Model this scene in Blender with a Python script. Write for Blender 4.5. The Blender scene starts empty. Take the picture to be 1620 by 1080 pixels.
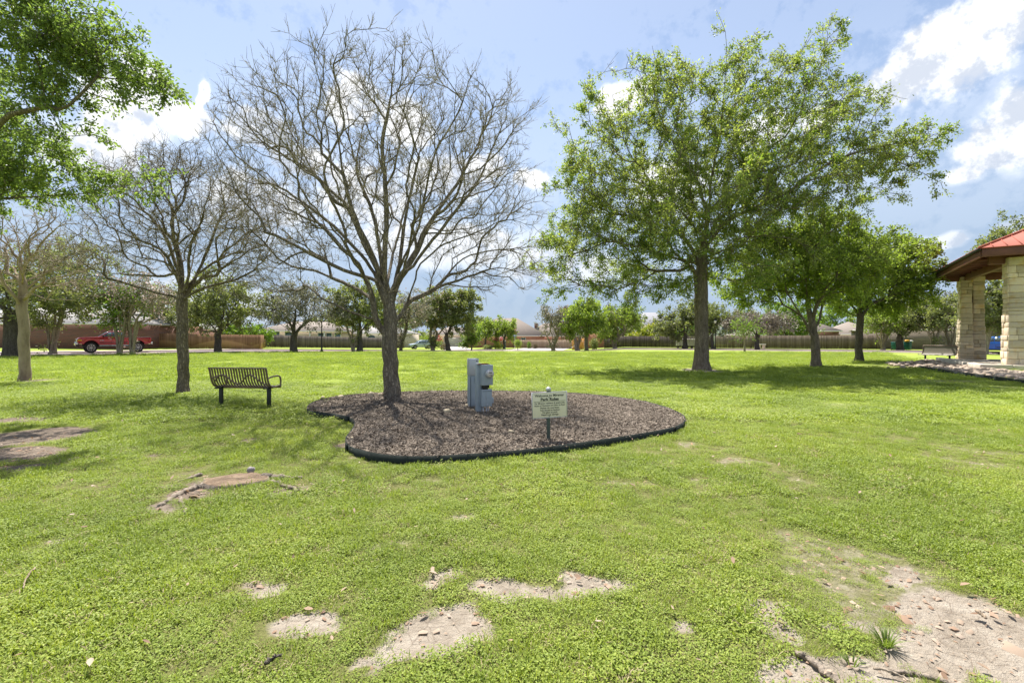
import bpy, math, random
import numpy as np
from mathutils import Vector, Matrix, geometry as mgeo

R = math.radians
SC = bpy.context.scene
COL = SC.collection
# camera constants of the reference frame (1620 x 1080), metres
SUN_E, SKY_S, CLOUD_S, EXPO = 4.3, .074, .51, 1.32
FPX, CX, HY, CAMH = 720.0, 810.0, 534.0, 1.5
SUN_AZ, SUN_EL = -20.0, 62.0          # degrees: azimuth from +Y (minus = towards -X), elevation


# ---------------------------------------------------------------- terrain
_rt = np.random.default_rng(11).random((256, 256))


def vnoise(x, y, s=0):
    x = np.asarray(x, float) + 37.7 * s
    y = np.asarray(y, float) + 91.3 * s
    xi, yi = np.floor(x).astype(int), np.floor(y).astype(int)
    fx, fy = x - xi, y - yi
    fx, fy = fx * fx * (3 - 2 * fx), fy * fy * (3 - 2 * fy)
    g = lambda a, b: _rt[a & 255, b & 255]
    return (g(xi, yi) * (1 - fx) + g(xi + 1, yi) * fx) * (1 - fy) + (g(xi, yi + 1) * (1 - fx) + g(xi + 1, yi + 1) * fx) * fy


def fbm(x, y, o=4, s=0):
    t, a, n = 0, .5, 0
    for i in range(o):
        t = t + a * vnoise(np.asarray(x) * 2 ** i, np.asarray(y) * 2 ** i, s + i)
        n += a
        a *= .5
    return t / n


def sst(a, b, x):
    t = np.clip((np.asarray(x, float) - a) / (b - a), 0, 1)
    return t * t * (3 - 2 * t)


def gz(x, y):
    x = np.asarray(x, float)
    y = np.asarray(y, float)
    r = np.hypot(x, y)
    th = np.degrees(np.arctan2(x, y))
    A = np.interp(th, [-60, -36, -27, -9, 8, 14, 60], [.35, .35, -.05, -.75, -.75, -.12, -.1])
    return A * sst(np.interp(th, [-36, -26, 14, 30], [60, 46, 46, 56]), 80, r) + (vnoise(x * .21, y * .21, 3) - .5) * .05 * sst(14, 22, r) * (1 - sst(40, 50, r))


def Rin(th):                       # inner edge of the street that loops round the park
    return np.interp(th, [-50, -40, -30, -17, -10, -4, 3, 8, 15, 25, 38, 50],
                     [56, 54.5, 55, 58.5, 70, 75, 72, 66, 61.5, 60.5, 61, 62])


def P(px, py, Y):
    return np.array([(px - CX) / FPX * Y, Y, CAMH + (HY - py) / FPX * Y])


def G(px, Y, dz=0.0):              # point on the ground at distance Y
    x = (px - CX) / FPX * Y
    return np.array([x, Y, float(gz(x, Y)) + dz])


def gnd(px, py, z=0.0):            # where the sight line meets height z
    Y = (CAMH - z) * FPX / (py - HY)
    return np.array([(px - CX) / FPX * Y, Y, z])


# ---------------------------------------------------------------- mesh helpers
def mk(name, V, polys, mat=None, parent=None, smooth=False, loc=None):
    V = np.asarray(V, np.float32).reshape(-1, 3)
    me = bpy.data.meshes.new(name)
    idx, sizes = [], []
    for f in polys:
        f = np.asarray(f, np.int32)
        if f.size == 0:
            continue
        if f.ndim == 1:
            f = f[None]
        idx.append(f.ravel())
        sizes.append(np.full(len(f), f.shape[1], np.int32))
    idx = np.concatenate(idx)
    sizes = np.concatenate(sizes)
    me.vertices.add(len(V))
    me.vertices.foreach_set('co', V.ravel())
    me.loops.add(len(idx))
    me.loops.foreach_set('vertex_index', idx)
    me.polygons.add(len(sizes))
    st = np.zeros(len(sizes), np.int32)
    st[1:] = np.cumsum(sizes)[:-1]
    me.polygons.foreach_set('loop_start', st)
    me.polygons.foreach_set('loop_total', sizes)
    if smooth:
        me.polygons.foreach_set('use_smooth', np.ones(len(sizes), bool))
    me.update(calc_edges=True)
    me.validate()
    if mat is not None:
        me.materials.append(mat)
    o = bpy.data.objects.new(name, me)
    COL.objects.link(o)
    if parent is not None:
        o.parent = parent
    if loc is not None:
        o.location = loc
    return o


class MB:
    def __init__(s):
        s.V, s.F, s.n = [], [], 0

    def add(s, V, F):
        V = np.asarray(V, float).reshape(-1, 3)
        s.V.append(V)
        for f in F:
            s.F.append(np.asarray(f, np.int64) + s.n)
        s.n += len(V)
        return s

    def box(s, c, size, rz=0.0, rx=0.0, ry=0.0, taper=1.0):
        hx, hy, hz = np.asarray(size) / 2
        V = np.array([[-hx, -hy, -hz], [hx, -hy, -hz], [hx, hy, -hz], [-hx, hy, -hz],
                      [-hx * taper, -hy * taper, hz], [hx * taper, -hy * taper, hz], [hx * taper, hy * taper, hz], [-hx * taper, hy * taper, hz]])
        if rz or rx or ry:
            m = np.array(Matrix.Rotation(rz, 3, 'Z') @ Matrix.Rotation(ry, 3, 'Y') @ Matrix.Rotation(rx, 3, 'X'))
            V = V @ m.T
        return s.add(V + np.asarray(c), [np.array([[3, 2, 1, 0], [4, 5, 6, 7], [0, 1, 5, 4], [1, 2, 6, 5], [2, 3, 7, 6], [3, 0, 4, 7]])])

    def tube(s, pts, rad, n=8, cap=True):
        pts = np.asarray(pts, float)
        k = len(pts)
        rad = np.broadcast_to(np.asarray(rad, float), (k,))
        t = np.gradient(pts, axis=0)
        t /= np.linalg.norm(t, axis=1, keepdims=True) + 1e-9
        mean = np.abs(t.mean(0))
        ref = np.eye(3)[int(np.argmin(mean))]
        x = np.cross(ref, t)
        x /= np.linalg.norm(x, axis=1, keepdims=True) + 1e-9
        y = np.cross(t, x)
        a = np.linspace(0, 2 * math.pi, n, endpoint=False)
        V = pts[:, None] + rad[:, None, None] * (np.cos(a)[None, :, None] * x[:, None] + np.sin(a)[None, :, None] * y[:, None])
        i = np.arange(k - 1)[:, None] * n
        j = np.arange(n)[None]
        j2 = (j + 1) % n
        F = [np.stack([i + j, i + j2, i + n + j2, i + n + j], -1).reshape(-1, 4)]
        if cap:
            F.append(np.arange(n)[::-1][None])
            F.append((np.arange(n) + (k - 1) * n)[None])
        return s.add(V, F)

    def cyl(s, p0, p1, r0, r1=None, n=12):
        return s.tube([p0, p1], [r0, r0 if r1 is None else r1], n)

    def prism(s, poly, y0, y1):        # polygon in x,z extruded along y (concave allowed)
        poly = np.asarray(poly, float)
        n = len(poly)
        A = np.column_stack([poly[:, 0], np.full(n, y0), poly[:, 1]])
        B = np.column_stack([poly[:, 0], np.full(n, y1), poly[:, 1]])
        i = np.arange(n)
        j = (i + 1) % n
        return s.add(np.vstack([A, B]), [np.stack([i, j, j + n, i + n], 1), i[::-1][None], (i + n)[None]])

    def slab(s, poly, z0, z1):         # polygon in x,y extruded along z
        poly = np.asarray(poly, float)
        n = len(poly)
        A = np.column_stack([poly, np.full(n, z0)])
        B = np.column_stack([poly, np.full(n, z1)])
        i = np.arange(n)
        j = (i + 1) % n
        return s.add(np.vstack([A, B]), [np.stack([i, j, j + n, i + n], 1), i[::-1][None], (i + n)[None]])

    def lathe(s, prof, n=20, axis='z', c=(0, 0, 0)):   # prof: (radius, height)
        prof = np.asarray(prof, float)
        k = len(prof)
        a = np.linspace(0, 2 * math.pi, n, endpoint=False)
        r, h = prof[:, 0], prof[:, 1]
        X = r[:, None] * np.cos(a)
        Y = r[:, None] * np.sin(a)
        Z = np.repeat(h[:, None], n, 1)
        V = {'z': np.stack([X, Y, Z], -1), 'y': np.stack([X, Z, Y], -1), 'x': np.stack([Z, X, Y], -1)}[axis] + np.asarray(c)
        i = np.arange(k - 1)[:, None] * n
        j = np.arange(n)[None]
        j2 = (j + 1) % n
        return s.add(V, [np.stack([i + j, i + j2, i + n + j2, i + n + j], -1).reshape(-1, 4), np.arange(n)[::-1][None], (np.arange(n) + (k - 1) * n)[None]])

    def rock(s, c, size, rng, n=9):
        k = 7
        V = []
        off = rng.random(3) * 50
        for i in range(k):
            ph = math.pi * i / (k - 1)
            for j in range(n):
                a = 2 * math.pi * j / n
                d = np.array([math.sin(ph) * math.cos(a), math.sin(ph) * math.sin(a), math.cos(ph)])
                q = .72 + .55 * float(vnoise(d[0] * 1.6 + off[0], d[1] * 1.6 + d[2] * 1.9 + off[1]))
                V.append(np.sign(d) * np.abs(d) ** .8 * q)
        V = np.array(V) * np.asarray(size) / 2
        a = rng.random() * 6.28
        m = np.array([[math.cos(a), -math.sin(a), 0], [math.sin(a), math.cos(a), 0], [0, 0, 1]])
        i = np.arange(k - 1)[:, None] * n
        j = np.arange(n)[None]
        j2 = (j + 1) % n
        return s.add(V @ m.T + np.asarray(c), [np.stack([i + j, i + n + j, i + n + j2, i + j2], -1).reshape(-1, 4)])

    def build(s, name, mat=None, parent=None, smooth=False, bevel=0, loc=None, rz=None):
        o = mk(name, np.vstack(s.V), s.F, mat, parent, smooth, loc)
        if rz is not None:
            o.rotation_euler.z = rz
        if bevel:
            b = o.modifiers.new('bevel', 'BEVEL')
            b.width = bevel
            b.segments = 2
            b.limit_method = 'ANGLE'
            b.angle_limit = R(35)
        return o


def empty(name, loc, rz=0.0, label=None, cat=None, group=None):
    o = bpy.data.objects.new(name, None)
    COL.objects.link(o)
    o.location = [float(v) for v in loc]
    o.rotation_euler.z = rz
    o.empty_display_size = .2
    return tag(o, label, cat, group)


def tag(o, label=None, cat=None, group=None, kind=None):
    if label: o['label'] = label
    if cat: o['category'] = cat
    if group: o['group'] = group
    if kind: o['kind'] = kind
    return o


def copy_tree(o, parent=None):
    c = o.copy()
    COL.objects.link(c)
    if parent is not None:
        c.parent = parent
    for ch in list(o.children):
        copy_tree(ch, c)
    return c


# ---------------------------------------------------------------- materials
class NT:
    def __init__(s, nt):
        s.nt = nt

    def n(s, typ, **kw):
        nd = s.nt.nodes.new(typ)
        for k, v in kw.items():
            if k.startswith('i_'):
                key = k[2:].replace('_', ' ')
                nd.inputs[int(key) if key.isdigit() else key].default_value = v
            else:
                setattr(nd, k, v)
        return nd

    def l(s, a, b):
        s.nt.links.new(a, b)

    def math(s, op, a, b=None, c=None, clamp=False):
        nd = s.nt.nodes.new('ShaderNodeMath')
        nd.operation = op
        nd.use_clamp = clamp
        for i, v in enumerate((a, b, c)):
            if v is None:
                continue
            if isinstance(v, (int, float)):
                nd.inputs[i].default_value = v
            else:
                s.l(v, nd.inputs[i])
        return nd.outputs[0]

    def noise(s, vec, scale, detail=4, rough=.55, out='Fac'):
        nd = s.n('ShaderNodeTexNoise')
        nd.inputs['Scale'].default_value = scale
        nd.inputs['Detail'].default_value = detail
        nd.inputs['Roughness'].default_value = rough
        if vec is not None:
            s.l(vec, nd.inputs['Vector'])
        return nd.outputs[out]

    def ramp(s, fac, stops, interp='LINEAR'):
        nd = s.n('ShaderNodeValToRGB')
        nd.color_ramp.interpolation = interp
        e = nd.color_ramp.elements
        while len(e) < len(stops):
            e.new(.5)
        for el, (p, c) in zip(e, stops):
            el.position = p
            el.color = (*c, 1) if len(c) == 3 else c
        s.l(fac, nd.inputs[0])
        return nd.outputs[0]

    def mix(s, fac, a, b, mode='MIX'):
        nd = s.nt.nodes.new('ShaderNodeMix')
        nd.data_type = 'RGBA'
        nd.blend_type = mode
        for sock, v in ((nd.inputs[0], fac), (nd.inputs[6], a), (nd.inputs[7], b)):
            if isinstance(v, (int, float)):
                sock.default_value = v
            elif isinstance(v, tuple):
                sock.default_value = (*v, 1)
            else:
                s.l(v, sock)
        return nd.outputs[2]

    def map(s, v, a, b, c=0., d=1., typ='SMOOTHSTEP'):
        nd = s.n('ShaderNodeMapRange', interpolation_type=typ)
        s.l(v, nd.inputs[0])
        for i, q in enumerate((a, b, c, d)):
            nd.inputs[i + 1].default_value = q
        return nd.outputs[0]


def newmat(name):
    m = bpy.data.materials.new(name)
    m.use_nodes = True
    nt = NT(m.node_tree)
    bs = m.node_tree.nodes['Principled BSDF']
    return m, nt, bs


def mat(name, c1, c2=None, scale=6., rough=.7, metal=0., bump=0., bscale=None, stretch=(1, 1, 1), island=0.0, coat=0., spec=.4, coord='Object', c3=None):
    m, t, bs = newmat(name)
    c2 = c2 or tuple(v * .75 for v in c1)
    tc = t.n('ShaderNodeTexCoord')
    mp = t.n('ShaderNodeMapping')
    mp.inputs['Scale'].default_value = stretch
    t.l(tc.outputs[coord], mp.inputs[0])
    vec = mp.outputs[0]
    f = t.noise(vec, scale, 5, .6)
    stops = [(.3, c1), (.7, c2)] if c3 is None else [(.28, c1), (.5, c2), (.72, c3)]
    col = t.ramp(f, stops)
    if island:
        g = t.n('ShaderNodeNewGeometry')
        k = t.map(g.outputs['Random Per Island'], 0, 1, 1 - island, 1 + island, 'LINEAR')
        hs = t.n('ShaderNodeHueSaturation')
        t.l(col, hs.inputs['Color'])
        t.l(k, hs.inputs['Value'])
        col = hs.outputs[0]
    t.l(col, bs.inputs['Base Color'])
    bs.inputs['Roughness'].default_value = rough
    bs.inputs['Metallic'].default_value = metal
    bs.inputs['Coat Weight'].default_value = coat
    bs.inputs['Coat Roughness'].default_value = .08
    bs.inputs['Specular IOR Level'].default_value = spec
    if bump:
        h = t.noise(vec, bscale or scale * 3, 5, .65)
        b = t.n('ShaderNodeBump')
        b.inputs['Strength'].default_value = bump
        b.inputs['Distance'].default_value = .03
        t.l(h, b.inputs['Height'])
        t.l(b.outputs[0], bs.inputs['Normal'])
    return m


def bark_mat(name, c1, c2, scale=9., bump=.9, patch=None):
    m, t, bs = newmat(name)
    tc = t.n('ShaderNodeTexCoord')
    mp = t.n('ShaderNodeMapping')
    mp.inputs['Scale'].default_value = (1, 1, .28)
    t.l(tc.outputs['Object'], mp.inputs[0])
    v = t.n('ShaderNodeTexVoronoi', feature='DISTANCE_TO_EDGE')
    v.inputs['Scale'].default_value = scale * 2.6
    w = t.n('ShaderNodeVectorMath', operation='MULTIPLY_ADD')
    w.inputs[1].default_value = (.12, .12, .12)
    t.l(t.noise(mp.outputs[0], scale * 1.3, 3, .6, 'Color'), w.inputs[0])
    t.l(mp.outputs[0], w.inputs[2])
    t.l(w.outputs[0], v.inputs['Vector'])
    f = t.noise(mp.outputs[0], scale, 6, .65)
    crack = t.map(v.outputs['Distance'], 0, .22)
    col = t.ramp(f, [(.3, c1), (.68, c2)])
    col = t.mix(t.map(crack, 0, 1, .45, 0, 'LINEAR'), col, tuple(x * .35 for x in c1))
    if patch:
        pf = t.map(t.noise(tc.outputs['Object'], 1.7, 4, .6), .56, .66)
        col = t.mix(pf, col, patch)
    t.l(col, bs.inputs['Base Color'])
    bs.inputs['Roughness'].default_value = .9
    bs.inputs['Specular IOR Level'].default_value = .15
    b = t.n('ShaderNodeBump')
    b.inputs['Strength'].default_value = bump
    b.inputs['Distance'].default_value = .04
    t.l(t.math('ADD', t.math('MULTIPLY', crack, .7), f), b.inputs['Height'])
    t.l(b.outputs[0], bs.inputs['Normal'])
    return m


def leaf_mat(name, stops, trans=.4, rough=.5, wscale=.5, wamp=.3, world=False, tcol=(1.25, 1.3, .5)):
    """Leaves: hue differs from leaf to leaf, and softly from clump to clump."""
    m, t, bs = newmat(name)
    g = t.n('ShaderNodeNewGeometry')
    tc = t.n('ShaderNodeTexCoord')
    src = g.outputs['Position'] if world else tc.outputs['Object']
    nz = t.noise(src, wscale, 3, .6)
    f = t.math('ADD', t.math('MULTIPLY', g.outputs['Random Per Island'], 1 - wamp), t.math('MULTIPLY', t.map(nz, .3, .7), wamp))
    if world:
        oi = t.n('ShaderNodeObjectInfo')
        f = t.math('ADD', t.math('MULTIPLY', f, .75), t.math('MULTIPLY', oi.outputs['Random'], .25))
    col = t.ramp(f, stops)
    t.l(col, bs.inputs['Base Color'])
    bs.inputs['Roughness'].default_value = rough
    bs.inputs['Specular IOR Level'].default_value = .35
    tr = t.n('ShaderNodeBsdfTranslucent')
    tc2 = t.mix(1.0, col, tcol, 'MULTIPLY')
    t.l(tc2, tr.inputs[0])
    mx = t.n('ShaderNodeMixShader')
    mx.inputs[0].default_value = trans
    t.l(bs.outputs[0], mx.inputs[1])
    t.l(tr.outputs[0], mx.inputs[2])
    t.l(mx.outputs[0], m.node_tree.nodes['Material Output'].inputs[0])
    return m


def wall_mat(name, c1, c2, mortar, bw=.22, bh=.075, msize=.012, rough=.9):
    m, t, bs = newmat(name)
    tc = t.n('ShaderNodeTexCoord')
    sp = t.n('ShaderNodeSeparateXYZ')
    t.l(tc.outputs['Object'], sp.inputs[0])
    cb = t.n('ShaderNodeCombineXYZ')
    t.l(t.math('ADD', sp.outputs[0], sp.outputs[1]), cb.inputs[0])
    t.l(sp.outputs[2], cb.inputs[1])
    b = t.n('ShaderNodeTexBrick')
    b.inputs['Scale'].default_value = 1
    b.inputs['Brick Width'].default_value = bw
    b.inputs['Row Height'].default_value = bh
    b.inputs['Mortar Size'].default_value = msize
    b.inputs['Color1'].default_value = (*c1, 1)
    b.inputs['Color2'].default_value = (*c2, 1)
    b.inputs['Mortar'].default_value = (*mortar, 1)
    t.l(cb.outputs[0], b.inputs['Vector'])
    mp = t.n('ShaderNodeMapping')
    mp.inputs['Scale'].default_value = (.25, 1.6, 1)
    t.l(cb.outputs[0], mp.inputs[0])
    f = t.noise(mp.outputs[0], 3, 5, .7)
    col = t.mix(t.map(f, .35, .75, 0, .7), b.outputs[0], tuple(x * 1.9 for x in c1))
    t.l(col, bs.inputs['Base Color'])
    bs.inputs['Roughness'].default_value = rough
    return m


def fence_mat(name, c1, c2, stain=None):
    m, t, bs = newmat(name)
    g = t.n('ShaderNodeNewGeometry')
    tc = t.n('ShaderNodeTexCoord')
    mp = t.n('ShaderNodeMapping')
    mp.inputs['Scale'].default_value = (3, 3, .4)
    t.l(tc.outputs['Object'], mp.inputs[0])
    f = t.noise(mp.outputs[0], 4, 5, .65)
    f2 = t.math('ADD', t.math('MULTIPLY', f, .5), t.math('MULTIPLY', g.outputs['Random Per Island'], .5))
    col = t.ramp(f2, [(.25, c1), (.75, c2)])
    if stain:
        sp = t.n('ShaderNodeSeparateXYZ')
        t.l(tc.outputs['Object'], sp.inputs[0])
        wv = t.math('MULTIPLY', t.math('ABSOLUTE', t.math('SINE', t.math('MULTIPLY', sp.outputs[0], .42))), .75)
        h = t.math('SUBTRACT', t.math('ADD', wv, .2), sp.outputs[2])
        col = t.mix(t.map(h, -.05, .12, 0, .75), col, stain)
    t.l(col, bs.inputs['Base Color'])
    bs.inputs['Roughness'].default_value = .9
    bs.inputs['Specular IOR Level'].default_value = .15
    return m


def roof_mat(name, c1, c2):
    m, t, bs = newmat(name)
    tc = t.n('ShaderNodeTexCoord')
    mp = t.n('ShaderNodeMapping')
    mp.inputs['Scale'].default_value = (1, 1, 6)
    t.l(tc.outputs['Object'], mp.inputs[0])
    f = t.noise(mp.outputs[0], 2.5, 6, .75)
    sp = t.n('ShaderNodeSeparateXYZ')
    t.l(tc.outputs['Object'], sp.inputs[0])
    rows = t.math('FRACT', t.math('MULTIPLY', sp.outputs[2], 9))
    t.l(t.mix(t.map(rows, 0, .25, .35, 0), t.ramp(f, [(.3, c1), (.7, c2)]), tuple(x * .5 for x in c1)), bs.inputs['Base Color'])
    bs.inputs['Roughness'].default_value = .95
    return m


M = {}
def util_mat():
    m, t, bs = newmat('util_metal')
    tc = t.n('ShaderNodeTexCoord')
    col = t.ramp(t.noise(tc.outputs['Object'], 5, 5, .6), [(.3, (.33, .38, .42)), (.7, (.26, .31, .35))])
    mp = t.n('ShaderNodeMapping')
    mp.inputs['Scale'].default_value = (14, 14, 1.2)
    t.l(tc.outputs['Object'], mp.inputs[0])
    col = t.mix(t.map(t.noise(mp.outputs[0], 2, 5, .7), .58, .74, 0, .55), col, (.18, .15, .12))
    sp = t.n('ShaderNodeSeparateXYZ')
    t.l(tc.outputs['Object'], sp.inputs[0])
    splash = t.math('ADD', sp.outputs[2], t.math('MULTIPLY', t.noise(tc.outputs['Object'], 16, 5, .75), .22))
    col = t.mix(t.map(splash, .24, .06, 0, .8), col, (.20, .155, .115))
    t.l(col, bs.inputs['Base Color'])
    bs.inputs['Roughness'].default_value = .55
    return m


M['bark_grey'] = bark_mat('bark_grey', (.165, .135, .105), (.36, .31, .245), 9, 1.0)
M['bark_twig'] = bark_mat('bark_twig', (.26, .225, .16), (.44, .39, .285), 9, .4)
M['bark_brown'] = bark_mat('bark_brown', (.165, .13, .098), (.36, .295, .23), 9, 1.0)
M['bark_pale'] = mat('bark_pale', (.40, .32, .235), (.30, .235, .17), 5, .9, bump=.7, bscale=22, stretch=(1, 1, .35), c3=(.15, .105, .075), spec=.15)
M['bark_dark'] = bark_mat('bark_dark', (.085, .07, .058), (.185, .16, .135), 8, .9)
M['bark_tan'] = bark_mat('bark_tan', (.24, .19, .145), (.42, .35, .27), 5, .4)
M['leaf_elm'] = leaf_mat('leaf_elm', [(0, (.145, .172, .082)), (.55, (.25, .295, .115)), (1, (.40, .45, .14))], .58)
M['leaf_oak'] = leaf_mat('leaf_oak', [(0, (.10, .14, .055)), (.5, (.185, .245, .075)), (1, (.31, .37, .10))], .55, wscale=1.2, tcol=(1.1, 1.25, .6))
M['leaf_green'] = leaf_mat('leaf_green', [(0, (.13, .172, .055)), (.5, (.225, .29, .076)), (1, (.36, .43, .095))], .58, tcol=(1.18, 1.28, .52))
M['leaf_live'] = leaf_mat('leaf_live', [(0, (.12, .135, .07)), (.5, (.19, .215, .105)), (1, (.28, .31, .15))], .5)
M['leaf_grey'] = leaf_mat('leaf_grey', [(0, (.14, .14, .10)), (.5, (.21, .205, .15)), (1, (.29, .28, .21))], .35, tcol=(1, 1, .8))
M['leaf_dead'] = leaf_mat('leaf_dead', [(0, (.17, .145, .115)), (.5, (.25, .215, .175)), (1, (.33, .29, .24))], .25, tcol=(1, .95, .85))
M['leaf_light'] = leaf_mat('leaf_light', [(0, (.09, .15, .03)), (.5, (.15, .24, .04)), (1, (.26, .36, .06))], .45)
M['leaf_yellow'] = leaf_mat('leaf_yellow', [(0, (.14, .18, .03)), (.6, (.26, .30, .04)), (1, (.5, .40, .05))], .45)
M['leaf_rust'] = leaf_mat('leaf_rust', [(0, (.09, .08, .045)), (.5, (.15, .125, .07)), (1, (.22, .17, .10))], .35, tcol=(1.1, 1, .7))
M['bloom_pale'] = leaf_mat('bloom_pale', [(0, (.42, .30, .27)), (1, (.66, .52, .48))], .3, tcol=(1, .95, .95))
M['bloom_pink'] = leaf_mat('bloom_pink', [(0, (.5, .07, .14)), (1, (.75, .2, .28))], .3, tcol=(1, .9, .9))
M['grass'] = leaf_mat('grass', [(0, (.14, .185, .034)), (.45, (.255, .33, .055)), (.8, (.38, .435, .08)), (1, (.52, .50, .20))], .35, .55, .35, .45, True, (1.15, 1.2, .5))
M['straw'] = leaf_mat('straw', [(0, (.30, .22, .12)), (1, (.55, .46, .28))], .3, .7, world=True, tcol=(1, .95, .8))
M['tuft'] = leaf_mat('tuft', [(0, (.10, .15, .035)), (1, (.22, .29, .07))], .4)
M['litter'] = leaf_mat('litter', [(0, (.16, .09, .055)), (.35, (.33, .22, .15)), (.7, (.42, .33, .25)), (.9, (.44, .36, .30)), (1, (.46, .20, .07))], .2, .8, tcol=(1, .9, .7))
M['mulch_chip'] = mat('mulch_chip', (.10, .08, .064), (.27, .225, .18), 30, .95, bump=.3, island=.6, spec=.1)
M['mulch_base'] = mat('mulch_base', (.05, .038, .03), (.16, .125, .10), 26, .95, bump=1.0, bscale=60, spec=.1)
M['edging'] = mat('edging', (.015, .021, .018), (.028, .036, .031), 5, .75, bump=.1, spec=.2)
M['util_metal'] = util_mat()
M['galv'] = mat('galv', (.50, .51, .54), (.42, .43, .46), 8, .5, .35, bump=.04)
M['rust'] = mat('rust', (.22, .09, .045), (.12, .05, .03), 20, .9, bump=.3)
M['black_plastic'] = mat('black_plastic', (.02, .02, .02), (.03, .03, .03), 8, .45)
M['sign_face'] = mat('sign_face', (.74, .69, .56), (.69, .64, .51), 6, .5, bump=.03)
M['sign_ink'] = mat('sign_ink', (.055, .06, .05), (.075, .08, .065), 12, .7)
M['sign_post'] = mat('sign_post', (.085, .11, .10), (.06, .08, .07), 6, .55, .2)
M['bench_paint'] = mat('bench_paint', (.19, .135, .10), (.14, .10, .075), 7, .45, .1, bump=.08)
M['bench_leg'] = mat('bench_leg', (.018, .022, .020), (.03, .034, .03), 6, .5, .1)
M['bench_mesh'] = mat('bench_mesh', (.21, .185, .14), (.16, .14, .105), 30, .55, bump=.4)
M['brick_red'] = wall_mat('brick_red', (.16, .06, .045), (.10, .045, .036), (.22, .16, .13))
M['brick_orange'] = wall_mat('brick_orange', (.32, .115, .06), (.24, .09, .05), (.4, .3, .22))
M['brick_tan'] = wall_mat('brick_tan', (.46, .35, .27), (.40, .31, .25), (.5, .43, .36))
M['brick_stone'] = wall_mat('brick_stone', (.16, .13, .105), (.11, .09, .075), (.22, .18, .15), .45, .18)
M['siding'] = mat('siding', (.52, .45, .38), (.48, .42, .36), 3, .8, stretch=(1, 1, 8))
M['siding_white'] = mat('siding_white', (.66, .66, .66), (.6, .6, .6), 3, .8, stretch=(1, 1, 8))
M['trim'] = mat('trim', (.72, .70, .66), (.66, .64, .6), 5, .6)
M['glass'] = mat('glass', (.05, .08, .10), (.09, .13, .16), 2, .08, spec=.8)
M['roof_grey'] = roof_mat('roof_grey', (.30, .28, .27), (.40, .38, .36))
M['roof_brown'] = roof_mat('roof_brown', (.15, .122, .102), (.225, .185, .157))
M['roof_tan'] = roof_mat('roof_tan', (.20, .165, .14), (.28, .235, .20))
M['roof_slate'] = roof_mat('roof_slate', (.20, .20, .22), (.28, .28, .30))
M['garage'] = mat('garage', (.62, .57, .52), (.58, .53, .48), 3, .6)
M['fence_warm'] = fence_mat('fence_warm', (.20, .115, .065), (.30, .18, .105), (.44, .28, .15))
M['fence_grey'] = fence_mat('fence_grey', (.105, .085, .075), (.20, .165, .145))
M['fence_dark'] = fence_mat('fence_dark', (.05, .04, .036), (.11, .09, .08))
M['fence_mid'] = fence_mat('fence_mid', (.12, .092, .07), (.22, .175, .135))
M['fence_tan'] = fence_mat('fence_tan', (.28, .20, .14), (.36, .27, .20))
M['fence_orange'] = fence_mat('fence_orange', (.55, .26, .08), (.62, .32, .11))
M['asphalt'] = mat('asphalt', (.20, .155, .155), (.16, .125, .125), .6, .95, bump=.2, bscale=40)
M['concrete'] = mat('concrete', (.52, .44, .39), (.44, .37, .33), .9, .9, bump=.1, bscale=25)
M['concrete_street'] = mat('concrete_street', (.50, .46, .43), (.44, .40, .37), .3, .9, bump=.1, bscale=20)
M['slab'] = mat('slab', (.50, .43, .35), (.40, .34, .27), 2.5, .9, bump=.35, bscale=14)
M['cap_stone'] = mat('cap_stone', (.58, .52, .43), (.48, .43, .35), 3, .9, bump=.5, bscale=10, island=.12)
M['stone'] = mat('stone', (.58, .45, .30), (.66, .56, .43), 2.6, .9, bump=.5, bscale=16, island=.24, c3=(.60, .42, .21))
M['mortar'] = mat('mortar', (.26, .22, .17), (.2, .17, .13), 9, .95, bump=.3)
M['timber'] = mat('timber', (.13, .05, .036), (.19, .075, .052), 3, .6, bump=.2, stretch=(1, 1, 1))
M['metal_roof'] = mat('metal_roof', (.42, .115, .08), (.36, .095, .065), 1.2, .62, 0, spec=.15)
M['river_rock'] = mat('river_rock', (.26, .20, .15), (.44, .36, .285), 6, .9, bump=.3, island=.35)
M['lime_rock'] = mat('lime_rock', (.56, .47, .33), (.42, .34, .22), 9, .9, bump=.5)
M['grey_rock'] = mat('grey_rock', (.30, .27, .26), (.2, .18, .18), 12, .9, bump=.5)
M['paint_red'] = mat('paint_red', (.40, .02, .028), (.36, .018, .025), 2, .25, .25, coat=1.)
M['paint_silver'] = mat('paint_silver', (.37, .44, .54), (.35, .42, .51), 2, .35, .15, coat=.6)
M['paint_blue'] = mat('paint_blue', (.02, .16, .60), (.018, .13, .5), 2, .3, .1, coat=.8)
M['chrome'] = mat('chrome', (.75, .75, .75), (.65, .65, .65), 3, .15, 1.)
M['rubber'] = mat('rubber', (.018, .018, .018), (.03, .028, .026), 10, .85)
M['rim'] = mat('rim', (.74, .71, .66), (.64, .61, .57), 5, .35, .3)
M['lamp_red'] = mat('lamp_red', (.55, .01, .01), (.45, .01, .01), 5, .2, coat=.8)
M['lamp_clear'] = mat('lamp_clear', (.62, .60, .55), (.5, .48, .44), 5, .12, .3, coat=1.)
M['sign_red'] = mat('sign_red', (.55, .03, .03), (.5, .028, .028), 3, .4)
M['sign_white'] = mat('sign_white', (.8, .8, .8), (.75, .75, .75), 3, .4)
M['sign_blue'] = mat('sign_blue', (.18, .28, .36), (.16, .25, .33), 3, .4)
M['post_green'] = mat('post_green', (.08, .16, .12), (.07, .13, .10), 3, .5)
M['lamp_black'] = mat('lamp_black', (.015, .015, .016), (.022, .022, .022), 5, .4, .3)
M['mail_white'] = mat('mail_white', (.64, .62, .56), (.58, .56, .51), 3, .4, .1)
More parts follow.
